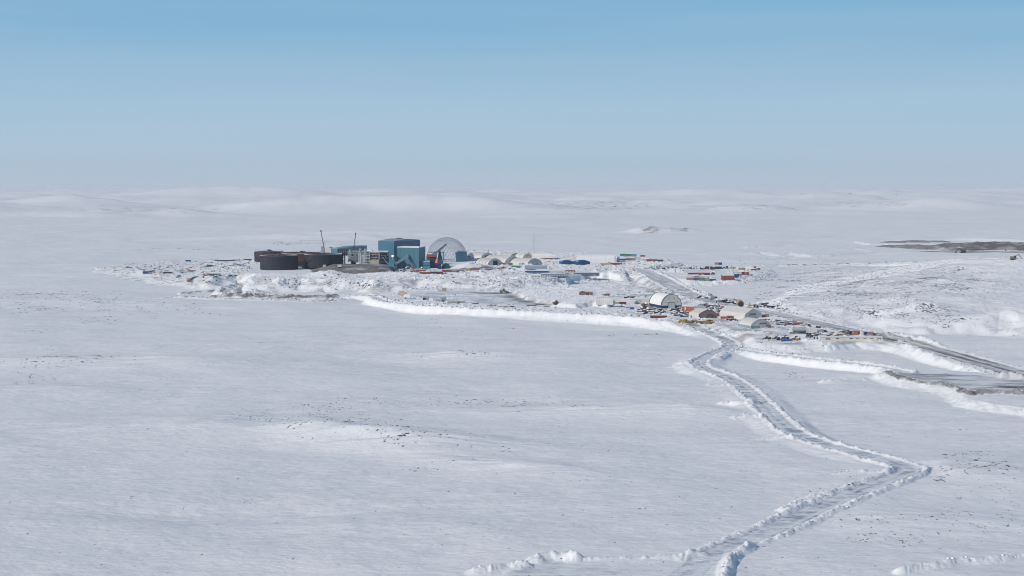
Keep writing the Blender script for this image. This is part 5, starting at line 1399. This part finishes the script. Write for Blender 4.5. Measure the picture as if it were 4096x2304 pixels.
# ------------------------------------------------------------------ vehicles below the camp
locs = ((3069, 1359, 'leftmost dark loader of the parked row, dark cab up'), (3106, 1361, 'second dark loader of the parked row, snow on its hood'), (3142, 1358, 'third loader of the row, behind the blue pontoon'))
proto = None
DUST = two('snowy_dark_machine', (.035, .028, .032), (.30, .22, .18), .6, .52, .70, .7)
for i, (x, y, lab) in enumerate(locs):
    p, k = at(x, y)
    if proto is None: proto = make_loader(DUST, lab, p + Vector((0, 1, 0)), 2.2, .74, snow=True); proto['group'] = 'wheel loaders parked in a row'
    else: copy_tree(proto, p + Vector((0, 1, 0)), 2.2 - .1 * i, lab, None, .74)
p, k = at(3147, 1367)
t = thing('blue_pontoon', 'blue pontoon lying in front of the third loader', 'pontoon', p + Vector((0, .8, 0)))
MB().cyl((-3.6, 0, .9), (3.6, 0, .9), .8, 14).build('float', BLUE, t); MB().box(-1.5, 0, 1.5, 1.5, 1, .5).build('hatch', DBLUE, t)
p, k = at(3184, 1362); make_loader(MACHY, 'yellow loader with snow, right end of the parked row', p + Vector((0, 1, 0)), 2.3, .8, snow=True)
p, k = at(3192, 1336); make_truck('tank', WHITEP, 'white tanker truck behind the parked loaders', p + Vector((0, 1.5, 0)), math.pi, 1.25, True)
p, k = at(3240, 1352); make_loader(mat('rusty_machine', (.14, .07, .07), .7, .4), 'rusty dark loader standing apart with cab raised', p + Vector((0, 1, 0)), 1.9, .8, snow=False)
for i, (x, y, m, kind, s, lab) in enumerate(((3256, 1336, CREAM, 'flat', .8, 'cream flatbed truck right of the tanker'), (3285, 1334, GREEN, 'box', .8, 'dark green box truck in the junk row'), (3301, 1340, WHITEP, 'pickup', .95, 'snow covered white pickup in the junk row'),
                                             (3325, 1341, LGREY, 'pickup', .95, 'light grey pickup in the junk row'), (3350, 1342, WHITEP, 'pickup', .95, 'last white pickup before the rusty beams'))):
    p, k = at(x, y); make_truck(kind, m, lab, p + Vector((0, 1, 0)), .3 if i % 2 else 2.9, s, kind != 'pickup', 'pickup' if kind == 'pickup' else 'truck')
pile('rusty_beams', 'bundle of rusty slanting beams left of the orange container', 'beams', 3362, 3412, 1324, 1343, MAROON, 34, 6, 'beams', 131, m2=WOODD)
pile('rusty_beams', 'low rusty scrap on the long cream building', 'beams', 3345, 3400, 1337, 1348, BROWN, 22, 4, 'beams', 132, m2=LGREY)
container(3417, 3431, 1325, 1340, ORANGE, 'orange container at the right end of the junk row', snow=0); container(3431, 3442, 1326, 1340, RED, 'dark red container touching the orange one', snow=0)
container(3443, 3457, 1326, 1340, WHITEP, 'white container between dark red and blue ones', snow=0); container(3458, 3470, 1326, 1340, DBLUE, 'blue container in the end row by the haul road', snow=1)
container(3471, 3492, 1327, 1341, PINK, 'pale pink container closing the end row', snow=1)
p, w, h, k = span(3281, 3530, 1346, 1364)
t = thing('long_cream_building', 'very long low cream building half drifted with snow', 'building', p + Vector((0, 3, 0)), -.03)
MB().box(0, 0, 0, w, 5, h * .8).build('wall', CREAM, t); MB().box(0, 0, h * .8, w + .6, 5.6, .35).build('roof', SNOW, t)
MB().box(-w * .37, -2.55, h * .25, 3.2, .15, h * .42).build('brown_panel', BRD, t)
for x in (-.22, .0, .1, .22, .33, .45): MB().box(w * x, -2.55, h * .45, 2.0, .12, h * .14).build('window', BROWN if x > 0 else DGREY, t)
for x in (.42, .47): MB().box(w * x, -2.56, 0, .15, .12, h * .8).build('seam', BROWN, t)
for i, (x, y, lab) in enumerate(((3206, 1352, 'small white posts right of the yellow loader'),)):
    pile('post_row', lab, 'posts', x, x + 16, y - 6, y + 2, WHITEP, 10, 2, 'boxes', 140, m2=DGREY, snow=False)
for i, (x, lab) in enumerate(((3258, 'dark drum left of two in front of the long cream building'), (3270, 'dark drum nearest the end of the long cream building'))):
    p, k = at(x, 1357)
    t = thing('oil_drum', lab, 'drum', p + Vector((0, .5, 0))); MB().cyl((0, 0, 0), (0, 0, 1.3), .5, 12).build('body', DBLUE, t); MB().cyl((0, 0, 1.3), (0, 0, 1.38), .53, 12).build('lid', DGREY, t)

# ------------------------------------------------------------------ machines lined up behind the camp road
KM = {'b': ('dark', DGREY), 'w': ('white', WHITEP), 'g': ('grey', GREY), 'r': ('red', MAROON), 'c': ('cream', CREAM), 'n': ('blue black', DBLUE), 'y': ('brown', BROWN)}
line = [(2800, 1193, 'b', 'pickup', 'dark pickup below the shaded bank, first of the machine line'), (2815, 1194, 'w', 'pickup', 'white pickup next to the first dark pickup'), (2853, 1198, 'b', 'box', 'long dark box truck near the shaded bank'),
        (2883, 1208, 'w', 'tank', 'snowy white tank truck in the machine line'), (2905, 1210, 'b', 'dump', 'dark dump truck right of the snowy tank truck'), (2922, 1208, 'n', 'box', 'tall blue black truck in the machine line'),
        (2940, 1213, 'g', 'dump', 'grey dump truck above the largest shelter'), (2957, 1216, 'c', 'flat', 'cream flatbed before the tan silo'), (2994, 1220, 'b', 'pickup', 'dark pickup just right of the tan silo'),
        (3010, 1226, 'c', 'dump', 'snowy cream dump truck right of the tan silo'), (3058, 1222, 'y', 'dump', 'brown dump truck left of the two dark ones'), (3073, 1232, 'n', 'dump', 'blue black dump truck, left of the dark pair'),
        (3098, 1234, 'b', 'dump', 'dark dump truck, right of the dark pair'), (3122, 1238, 'w', 'flat', 'snow covered flatbed near the right end of the line'), (3144, 1241, 'w', 'pickup', 'white pickup ending the machine line')]
for i, (x, y, c, kind, lab) in enumerate(line):
    p, k = at(x, y)
    make_truck(kind, KM[c][1], lab, p + Vector((0, 1, 0)), (0.2, 2.9, .5, 2.5)[i % 4], .82 if kind != 'pickup' else 1.0, kind in ('tank', 'flat', 'dump'), 'pickup' if kind == 'pickup' else 'truck')
for i, (a, b_, c, d, m, lab) in enumerate(((2818, 2836, 1184, 1196, LGREY, 'pale heap of parts between white pickup and dark box truck'), (2866, 2878, 1200, 1210, STEEL, 'grey parts left of the snowy tank truck'), (2928, 2948, 1196, 1210, DSTEEL, 'dark parts heap right of the tall blue black truck'),
                                           (3018, 3050, 1214, 1232, STEEL, 'grey parts heap left of the brown dump truck'), (2790, 2830, 1216, 1224, STEEL, 'grey pipes on the slope above the gable tent'))):
    pile('parts_heap', lab, 'machine parts', a, b_, c, d, m, 22, 4, 'boxes' if i % 2 else 'beams', 150 + i, m2=DSTEEL)
pile('red_scrap', 'red and rusty scrap behind the ribbed tent', 'scrap', 2408, 2440, 1174, 1185, RED, 20, 5, 'beams', 160, m2=PINK)
pile('rock_scrap', 'brown and grey scrap heap far behind the ribbed tent', 'scrap', 2312, 2372, 1164, 1182, WOODD, 44, 8, 'boxes', 161, m2=PINK)
pile('boat_scrap', 'long pale board with dark underside behind the ribbed tent', 'boards', 2448, 2496, 1176, 1183, LGREY, 12, 3, 'beams', 162, m2=DGREY)

# excavator in front of the dump, small machine on the hill
def excavator(px, py, label, m, s=1.0, rz=0.0):
    p, k = at(px, py)
    t = thing('excavator', label, 'excavator', p, rz)
    MB().box(-1, 0, 1.2, 4.2, 2.8, 1.6).build('body', m, t); MB().box(.8, -.8, 1.6, 1.4, 1.2, 1.9).build('cab', DGREY, t)
    MB().beam((1, .3, 2.2), (4.2, .3, 4.8), .5).beam((4.2, .3, 4.8), (6.6, .3, 1.6), .45).build('boom', m, t)
    MB().box(6.6, .3, .3, 1.2, 1.2, 1.2).build('bucket', DGREY, t)
    for y in (-1.2, 1.2): MB().box(-.5, y, 0, 4.6, .7, 1.0).build('track', RUBBER, t)
    t.scale = (s,) * 3
excavator(3850, 1012, 'dark excavator in front of the grey rock dump', DSTEEL, 1.6, math.pi)
excavator(4055, 1040, 'brown excavator alone on the far right hillside', BROWN, 1.3, 0)
mast(4022, 996, 1006, 'thin drill mast against the rock dump', 1.2, m=DSTEEL, name='drill_mast')

# ------------------------------------------------------------------ left storage yard
for a in ((543, 571, 1081, 1097, WHITEP, 'large white box at the left tip of the yard', 6), (627, 638, 1087, 1099, CREAM, 'upright cream box in the left yard', 4), (723, 733, 1098, 1106, WHITEP, 'small white box right of the blue gabled hut', 3),
          (834, 843, 1041, 1051, WHITEP, 'white upright box before the dark rear fence', 3), (649, 658, 1099, 1105, WHITEP, 'tiny white box below the dark container pair', 2.5), (901, 912, 1098, 1106, WHITEP, 'white snow block left of the dark skids', 3),
          (930, 957, 1037, 1044, GREY, 'grey flat roofed cabin by the white ball mast', 5), (961, 973, 1038, 1044, LGREY, 'pale cabin right of the flat roofed cabin', 4), (985, 997, 1064, 1075, LGREY, 'grey white tank box left of the front tank', 4),
          (1016, 1026, 1048, 1056, CREAM, 'cream crate between yard and the far left tank', 4)):
    shed(*a[:5], a[5], depth=a[6], name='storage_cabin', cat='cabin', door=False)
shed(706, 721, 1101, 1114, mat('slate_blue_wall', (.10, .20, .30), .6, .1), 'slate blue hut with gabled snow roof in the left yard', depth=4, roof='gablef', roofm=mat('slate_roof', (.12, .2, .28), .6, .1), name='gabled_hut', cat='hut')
shed(826, 850, 1060, 1069, GREEN, 'dark slate shed in the middle of the left yard', depth=5, name='storage_shed', cat='shed', snow=False, door=False)
for a in ((742, 762, 1040, 1049, mat('royal_blue', (.025, .07, .24), .5, .15), 'royal blue container at the rear edge of the yard'), (571, 592, 1086, 1096, DBLUE, 'dark navy container touching the large white box'), (596, 606, 1083, 1091, MAROON, 'small maroon container near the left tip'),
          (652, 671, 1087, 1095, DGREY, 'left charcoal container of a dark pair'), (673, 687, 1088, 1095, DGREY, 'right charcoal container of a dark pair'), (718, 734, 1080, 1089, GREY, 'left grey container joined to red ones'),
          (734, 750, 1081, 1089, LGREY, 'light grey container joined to red ones'), (750, 764, 1080, 1087, RED, 'red container right of the light grey one'), (764, 779, 1080, 1087, RED, 'last red container of the grey and red line'),
          (812, 837, 1094, 1103, RED, 'red container at the left end of the dark green one'), (838, 882, 1094, 1103, GREEN, 'long dark green container in the yard front'), (931, 947, 1053, 1062, TAN, 'tan container beside the bright blue ones'),
          (947, 959, 1055, 1063, LBLUE, 'light blue container right of the tan one'), (958, 975, 1058, 1067, BLUE, 'bright blue container, right one of the blue ones'), (747, 761, 1121, 1128, RED, 'small red container on the lowest yard step'),
          (917, 926, 1099, 1104, DGREY, 'short dark skid left of the navy skid'), (928, 957, 1099, 1104, NAVY, 'long navy skid near the gravel track'), (613, 622, 1073, 1078, DGREY, 'dark box on the yard rear left'),
          (750, 763, 1075, 1079, BROWN, 'brown flat box above the red container line'), (576, 584, 1059, 1062, DGREY, 'dark low box on the rear rim of the yard')):
    container(*a[:5], a[5], snow=1)
def fence(x0, x1, yt, yb, label, m):
    p, w, h, k = span(x0, x1, yt, yb); t = thing('panel_fence', label, 'fence', p)
    MB().box(0, 0, .1, w, .25, h).build('panel', m, t)
    b = MB()
    for i in range(8): b.box(-w / 2 + w * i / 7, .2, 0, .3, .3, h + .4)
    b.build('post', DSTEEL, t); MB().box(0, 0, h + .1, w * .5, .5, .2).build('snow_cap', SNOW, t)
fence(860, 938, 1040, 1045, 'dark rear fence of the left yard', NAVY); fence(972, 1008, 1036, 1042, 'dark blue fence running up to the far left tank', DBLUE)
fence(840, 872, 1036, 1043, 'pale see-through fence left of the dark rear fence', LGREY)

# scattered goods, each its own thing; copies share meshes
protos = {}
def scatter_proto(kind):
    if kind in protos: return protos[kind]
    if kind == 'crate':
        t = thing('supply_crate', '', 'crate', (0, 0, -500)); MB().box(0, 0, 0, 2.2, 1.6, 1.3).build('box', WOOD, t); MB().box(0, 0, 1.3, 2.2, 1.6, .3, taper=.85).build('snow_cap', SNOW, t)
    elif kind == 'dark_crate':
        t = thing('supply_crate', '', 'crate', (0, 0, -500)); MB().box(0, 0, 0, 2.6, 1.6, 1.1).build('box', DGREY, t); MB().box(.2, 0, 1.1, 1.8, 1.4, .25, taper=.85).build('snow_cap', SNOW, t)
    elif kind == 'pallet':
        t = thing('loaded_pallet', '', 'pallet', (0, 0, -500)); MB().box(0, 0, 0, 1.8, 1.4, .2).build('pallet_base', WOODD, t); MB().box(0, 0, .2, 1.6, 1.2, 1.0).build('load', CREAM, t)
    elif kind == 'pipes':
        t = thing('pipe_bundle', '', 'pipes', (0, 0, -500)); b = MB()
        for i in range(6): b.cyl((-3.2, -.8 + .32 * i, .25 + .25 * (i % 2)), (3.2, -.8 + .32 * i, .25 + .25 * (i % 2)), .17, 6)
        b.build('pipes', DSTEEL, t); MB().blob(0, 0, .5, 2, .8, .3).build('snow_cap', SNOW, t, True)
    else:
        t = thing('snowy_drum', '', 'drum', (0, 0, -500)); MB().cyl((0, 0, 0), (0, 0, 1.4), .7, 10).build('drum', DSTEEL, t); MB().blob(0, 0, 1.4, .7, .7, .25).build('snow_cap', SNOW, t, True)
    protos[kind] = t
    return t
rd = random.Random(5)
used = set()
def inside(x, y, poly):
    c = False
    for i in range(len(poly)):
        (ax, ay), (bx, by) = poly[i], poly[(i + 1) % len(poly)]
        if (ay > y) != (by > y) and x < (bx - ax) * (y - ay) / (by - ay) + ax: c = not c
    return c
def scatter(poly, n, area_name, kinds):
    xs, ys = [p[0] for p in poly], [p[1] for p in poly]
    for _ in range(n):
        for tr in range(50):
            x, y = rd.uniform(min(xs), max(xs)), rd.uniform(min(ys), max(ys))
            if inside(x, y, poly): break
        kd = rd.choice(kinds); src = scatter_proto(kd)
        word = {'crate': 'small brown crate with snow on it', 'dark_crate': 'small dark crate with snow on it', 'pallet': 'cream load on a small pallet', 'pipes': 'dark pipe bundle under snow', 'drum': 'dark upright drum with snow on top'}[kd]
        lab = word + ', ' + area_name; grp = {'crate': 'brown crates', 'dark_crate': 'dark crates', 'pallet': 'pallets', 'pipes': 'pipe bundles', 'drum': 'drums'}[kd] + ' ' + area_name
        p, k = at(x, y); a = rd.uniform(-.6, .6)
        if kd not in used:
            used.add(kd); src.location = p; src.rotation_euler = (0, 0, a); src['label'] = lab; src['group'] = grp
        else: copy_tree(src, p, a, lab, grp, rd.uniform(.8, 1.35))
ALL = ('crate', 'dark_crate', 'pallet', 'pipes', 'drum', 'pipes', 'dark_crate')
scatter([(480, 1072), (640, 1062), (760, 1052), (900, 1048), (1000, 1045), (1010, 1080), (960, 1096), (860, 1110), (700, 1096), (600, 1094)], 150, 'lying about the left yard', ALL)
scatter([(700, 1112), (800, 1106), (900, 1110), (880, 1124), (760, 1124)], 14, 'on the lowest step of the yard', ALL)
scatter([(1640, 1082), (1860, 1082), (2010, 1072), (2060, 1080), (1900, 1092), (1700, 1098)], 40, 'around the red containers below the plant', ALL)
scatter([(2640, 1070), (2840, 1066), (2900, 1070), (2760, 1080)], 16, 'along the rear of the right pad', ALL)
scatter([(2760, 1096), (2830, 1093), (2835, 1100), (2760, 1101)], 10, 'behind the near container row', ALL)
scatter([(2560, 1246), (2720, 1244), (2760, 1252), (2770, 1270), (2690, 1262), (2590, 1258)], 60, 'in the snow below the arched workshop', ALL)
scatter([(2570, 1236), (2650, 1246), (2720, 1240), (2730, 1252), (2640, 1256), (2560, 1248)], 30, 'right before the arched workshop', ALL)
scatter([(2830, 1222), (2890, 1226), (2884, 1250), (2840, 1248)], 18, 'in the scrap behind the gable tent', ALL)
scatter([(3090, 1276), (3220, 1292), (3300, 1318), (3230, 1320), (3100, 1300)], 20, 'around the drifted container row', ALL)
scatter([(2490, 1186), (2560, 1184), (2540, 1196), (2500, 1196)], 6, 'behind the ribbed tent', ALL)
scatter([(3220, 1330), (3420, 1330), (3400, 1344), (3240, 1344)], 26, 'in the junk row above the cream building', ALL)
scatter([(2880, 1205), (3140, 1232), (3140, 1240), (2900, 1214)], 16, 'between the machines of the line', ALL)
for kd, t in protos.items():
    if t.location.z < -400:
        for c in list(t.children): bpy.data.objects.remove(c)
        bpy.data.objects.remove(t)

# ------------------------------------------------------------------ rocks and broken snow
def chunks(name, spots_, m, seed, sub=1):
    """spots_: array of x, y, z, size, flat ; one mesh of many lumps"""
    bm_v = []; rs = np.random.RandomState(seed)
    t = (1 + 5 ** .5) / 2
    V = np.array([(-1, t, 0), (1, t, 0), (-1, -t, 0), (1, -t, 0), (0, -1, t), (0, 1, t), (0, -1, -t), (0, 1, -t), (t, 0, -1), (t, 0, 1), (-t, 0, -1), (-t, 0, 1)]) / 1.9
    Fc = np.array([(0, 11, 5), (0, 5, 1), (0, 1, 7), (0, 7, 10), (0, 10, 11), (1, 5, 9), (5, 11, 4), (11, 10, 2), (10, 7, 6), (7, 1, 8), (3, 9, 4), (3, 4, 2), (3, 2, 6), (3, 6, 8), (3, 8, 9), (4, 9, 5), (2, 4, 11), (6, 2, 10), (8, 6, 7), (9, 8, 1)])
    S = np.array(spots_); n = len(S)
    if not n: return
    jit = 1 + .35 * (rs.rand(n, 12, 1) - .5) * 2
    P = V[None] * jit
    a = rs.rand(n) * 6.28; c, s = np.cos(a)[:, None], np.sin(a)[:, None]
    x = P[:, :, 0] * 1.35; y = P[:, :, 1]; z = P[:, :, 2]
    P = np.stack([x * c - y * s, x * s + y * c, z * S[:, 4:5]], -1) * S[:, 3][:, None, None] + S[:, None, :3]
    verts = P.reshape(-1, 3).astype(np.float32)
    faces = (Fc[None] + (np.arange(n) * 12)[:, None, None]).reshape(-1, 3).astype(np.int32)
    me = bpy.data.meshes.new(name)
    me.vertices.add(len(verts)); me.vertices.foreach_set('co', verts.ravel())
    me.loops.add(faces.size); me.loops.foreach_set('vertex_index', faces.ravel())
    me.polygons.add(len(faces)); me.polygons.foreach_set('loop_start', np.arange(0, faces.size, 3, dtype=np.int32))
    me.update(calc_edges=True); me.materials.append(m)
    o = bpy.data.objects.new(name, me); COL.objects.link(o); o['kind'] = 'stuff'
    return o
rs = np.random.RandomState(3)
def tz(xs, ys):
    i = np.clip(np.searchsorted(rows, ys) - 1, 0, NR - 2); u = xs / ys
    j = np.clip(np.searchsorted(cols, u) - 1, 0, NC - 2)
    return Zg[i, j]
# rocks: clusters given by pixel, spread in pixels, number
zones = [(120, 1180, 260, 14, 150), (60, 1240, 200, 18, 130), (330, 1172, 200, 10, 60), (500, 1222, 300, 18, 110), (250, 1205, 220, 22, 110), (330, 1290, 110, 12, 30), (420, 1265, 220, 18, 50), (120, 1326, 90, 8, 22), (750, 1260, 260, 14, 50), (390, 1222, 26, 2, 20),
         (250, 1440, 150, 16, 80), (400, 1441, 120, 7, 50), (150, 1490, 130, 22, 60), (560, 1445, 120, 8, 26), (60, 1530, 60, 8, 24), (1200, 1385, 200, 10, 20),
         (1230, 1625, 160, 22, 70), (1100, 1690, 200, 30, 80), (1420, 1700, 170, 30, 90), (1230, 1615, 22, 6, 22), (1310, 1730, 160, 16, 50), (1560, 1760, 170, 14, 70), (1430, 1768, 34, 5, 24), (1690, 1870, 60, 8, 46), (1870, 1850, 60, 7, 30), (1550, 1793, 60, 4, 24),
         (1900, 1805, 160, 10, 40), (1880, 1412, 110, 6, 60), (1700, 1420, 100, 10, 30), (1600, 1600, 200, 14, 50), (1940, 1590, 140, 14, 60), (2110, 1612, 140, 12, 60), (2020, 1620, 160, 20, 30), (2300, 1640, 100, 14, 24), (912, 1664, 26, 3, 16), (780, 1720, 50, 10, 8),
         (1900, 1310, 260, 30, 40), (2300, 1340, 200, 14, 20), (2600, 1345, 160, 16, 30), (3160, 1412, 30, 5, 22), (3150, 1400, 170, 14, 50), (3400, 1410, 140, 16, 26), (3190, 1500, 40, 8, 20),
         (3530, 2110, 120, 30, 90), (3480, 2160, 70, 16, 60), (3620, 2170, 120, 24, 50), (3740, 2100, 60, 12, 30), (3900, 1870, 110, 20, 60), (3950, 1880, 30, 8, 24), (3850, 1810, 180, 26, 40), (3850, 1985, 30, 4, 20), (3260, 1966, 34, 6, 26), (3220, 1978, 20, 3, 10), (3980, 1960, 100, 26, 40), (3900, 2140, 140, 50, 40),
         (4050, 2000, 60, 30, 20), (2000, 2240, 260, 16, 10), (2250, 2236, 26, 4, 10), (3800, 1820, 30, 6, 20),
         (3350, 1080, 260, 14, 120), (3650, 1050, 200, 10, 70), (3600, 1130, 260, 26, 260), (3400, 1150, 220, 26, 190), (3800, 1090, 90, 10, 110), (3550, 1200, 200, 14, 190), (3620, 1245, 120, 12, 160), (3760, 1290, 70, 12, 120), (3300, 1205, 180, 16, 130), (3250, 1180, 200, 22, 120),
         (3150, 1130, 160, 22, 90), (3700, 1180, 220, 26, 150), (3900, 1200, 120, 14, 40), (4000, 1100, 120, 20, 40), (3450, 1260, 90, 12, 70), (3000, 1040, 200, 14, 50), (3200, 1250, 60, 8, 40), (3080, 1180, 60, 20, 36),
         (1150, 975, 60, 6, 40), (1330, 952, 60, 4, 20), (1450, 935, 80, 4, 20), (950, 985, 100, 5, 20), (700, 997, 160, 5, 26),
         (300, 820, 60, 3, 26), (410, 850, 40, 3, 22), (620, 846, 80, 4, 30), (560, 812, 60, 3, 14), (2350, 802, 60, 5, 40), (2490, 826, 80, 6, 40), (2880, 800, 60, 2, 14), (2990, 846, 60, 5, 40), (3470, 803, 60, 3, 40), (3380, 822, 60, 2, 20), (3620, 799, 100, 2, 20),
         (1420, 803, 60, 3, 12), (1650, 838, 60, 2, 12), (2600, 920, 30, 4, 40), (2740, 924, 20, 2, 14)]
S = []
for px, py, rx, ry, n in zones:
    n = int(n * 1.6)
    cl = max(1, n // 9)
    cxs = px + rx * .5 * rs.randn(cl); cys = py + ry * .5 * rs.randn(cl)
    for i in range(n):
        q = rs.randint(cl)
        x, y = (cxs[q] + rx * .10 * rs.randn(), cys[q] + ry * .2 * rs.randn()) if rs.rand() < .85 else (px + rx * rs.uniform(-1, 1), py + ry * rs.uniform(-1, 1))
        if y < HORIZON + 22: continue
        gx, gy = ground(x, y, 3.0 if x > 3000 and y < 1300 else 0.5)
        if not (210 < gy < 60000): continue
        k = gy / F
        s = k * (1.0 + 4.0 * rs.rand() ** 4.5) * (1.0 if gy < 3000 else 1.5)
        S.append((gx, gy, 0, s, .32 + .25 * rs.rand()))
S = np.array(S); S[:, 2] = tz(S[:, 0], S[:, 1]) - S[:, 3] * .16
chunks('rocks', S, STONE, 8)
# clods along berms, cut banks and rubble
wgt = (np.clip(ROUGH - .18, 0, 1) * (Y > 360) * (Y < 2150) * (np.abs(X / Y) < .4)).reshape(NR, NC)
wgt *= (np.gradient(rows)[:, None] * rows[:, None] * np.gradient(cols)[None, :])
wgt *= (.12 + .88 * sstep(650, 1000, rows))[:, None]
cs = np.cumsum(wgt.ravel()); pick = np.searchsorted(cs, rs.rand(170000) * cs[-1])
i, j = pick // NC, pick % NC
i, j = np.clip(i, 0, NR - 2), np.clip(j, 0, NC - 2)
yy = rows[i] + rs.rand(len(i)) * (rows[i + 1] - rows[i]); xx = (cols[j] + rs.rand(len(i)) * (cols[j + 1] - cols[j])) * yy
zz = tz(xx, yy); sz = (.12 + .36 * rs.rand(len(xx)) ** 3) * (1 + sstep(800, 1500, yy) * 1.1)
print('clods', len(xx))
rg_ = ROUGH.reshape(NR, NC)[i, j]
dark = rs.rand(len(xx)) < .42 * np.clip(rg_ - .40, 0, 1) * (yy > 1000) + .03
chunks('snow_clods', np.stack([xx, yy, zz, sz, .6 + .3 * rs.rand(len(xx))], -1)[~dark], CLOD, 9)
chunks('gravel', np.stack([xx, yy, zz + .1, sz * .9, .5 + .3 * rs.rand(len(xx))], -1)[dark], STONE, 10)
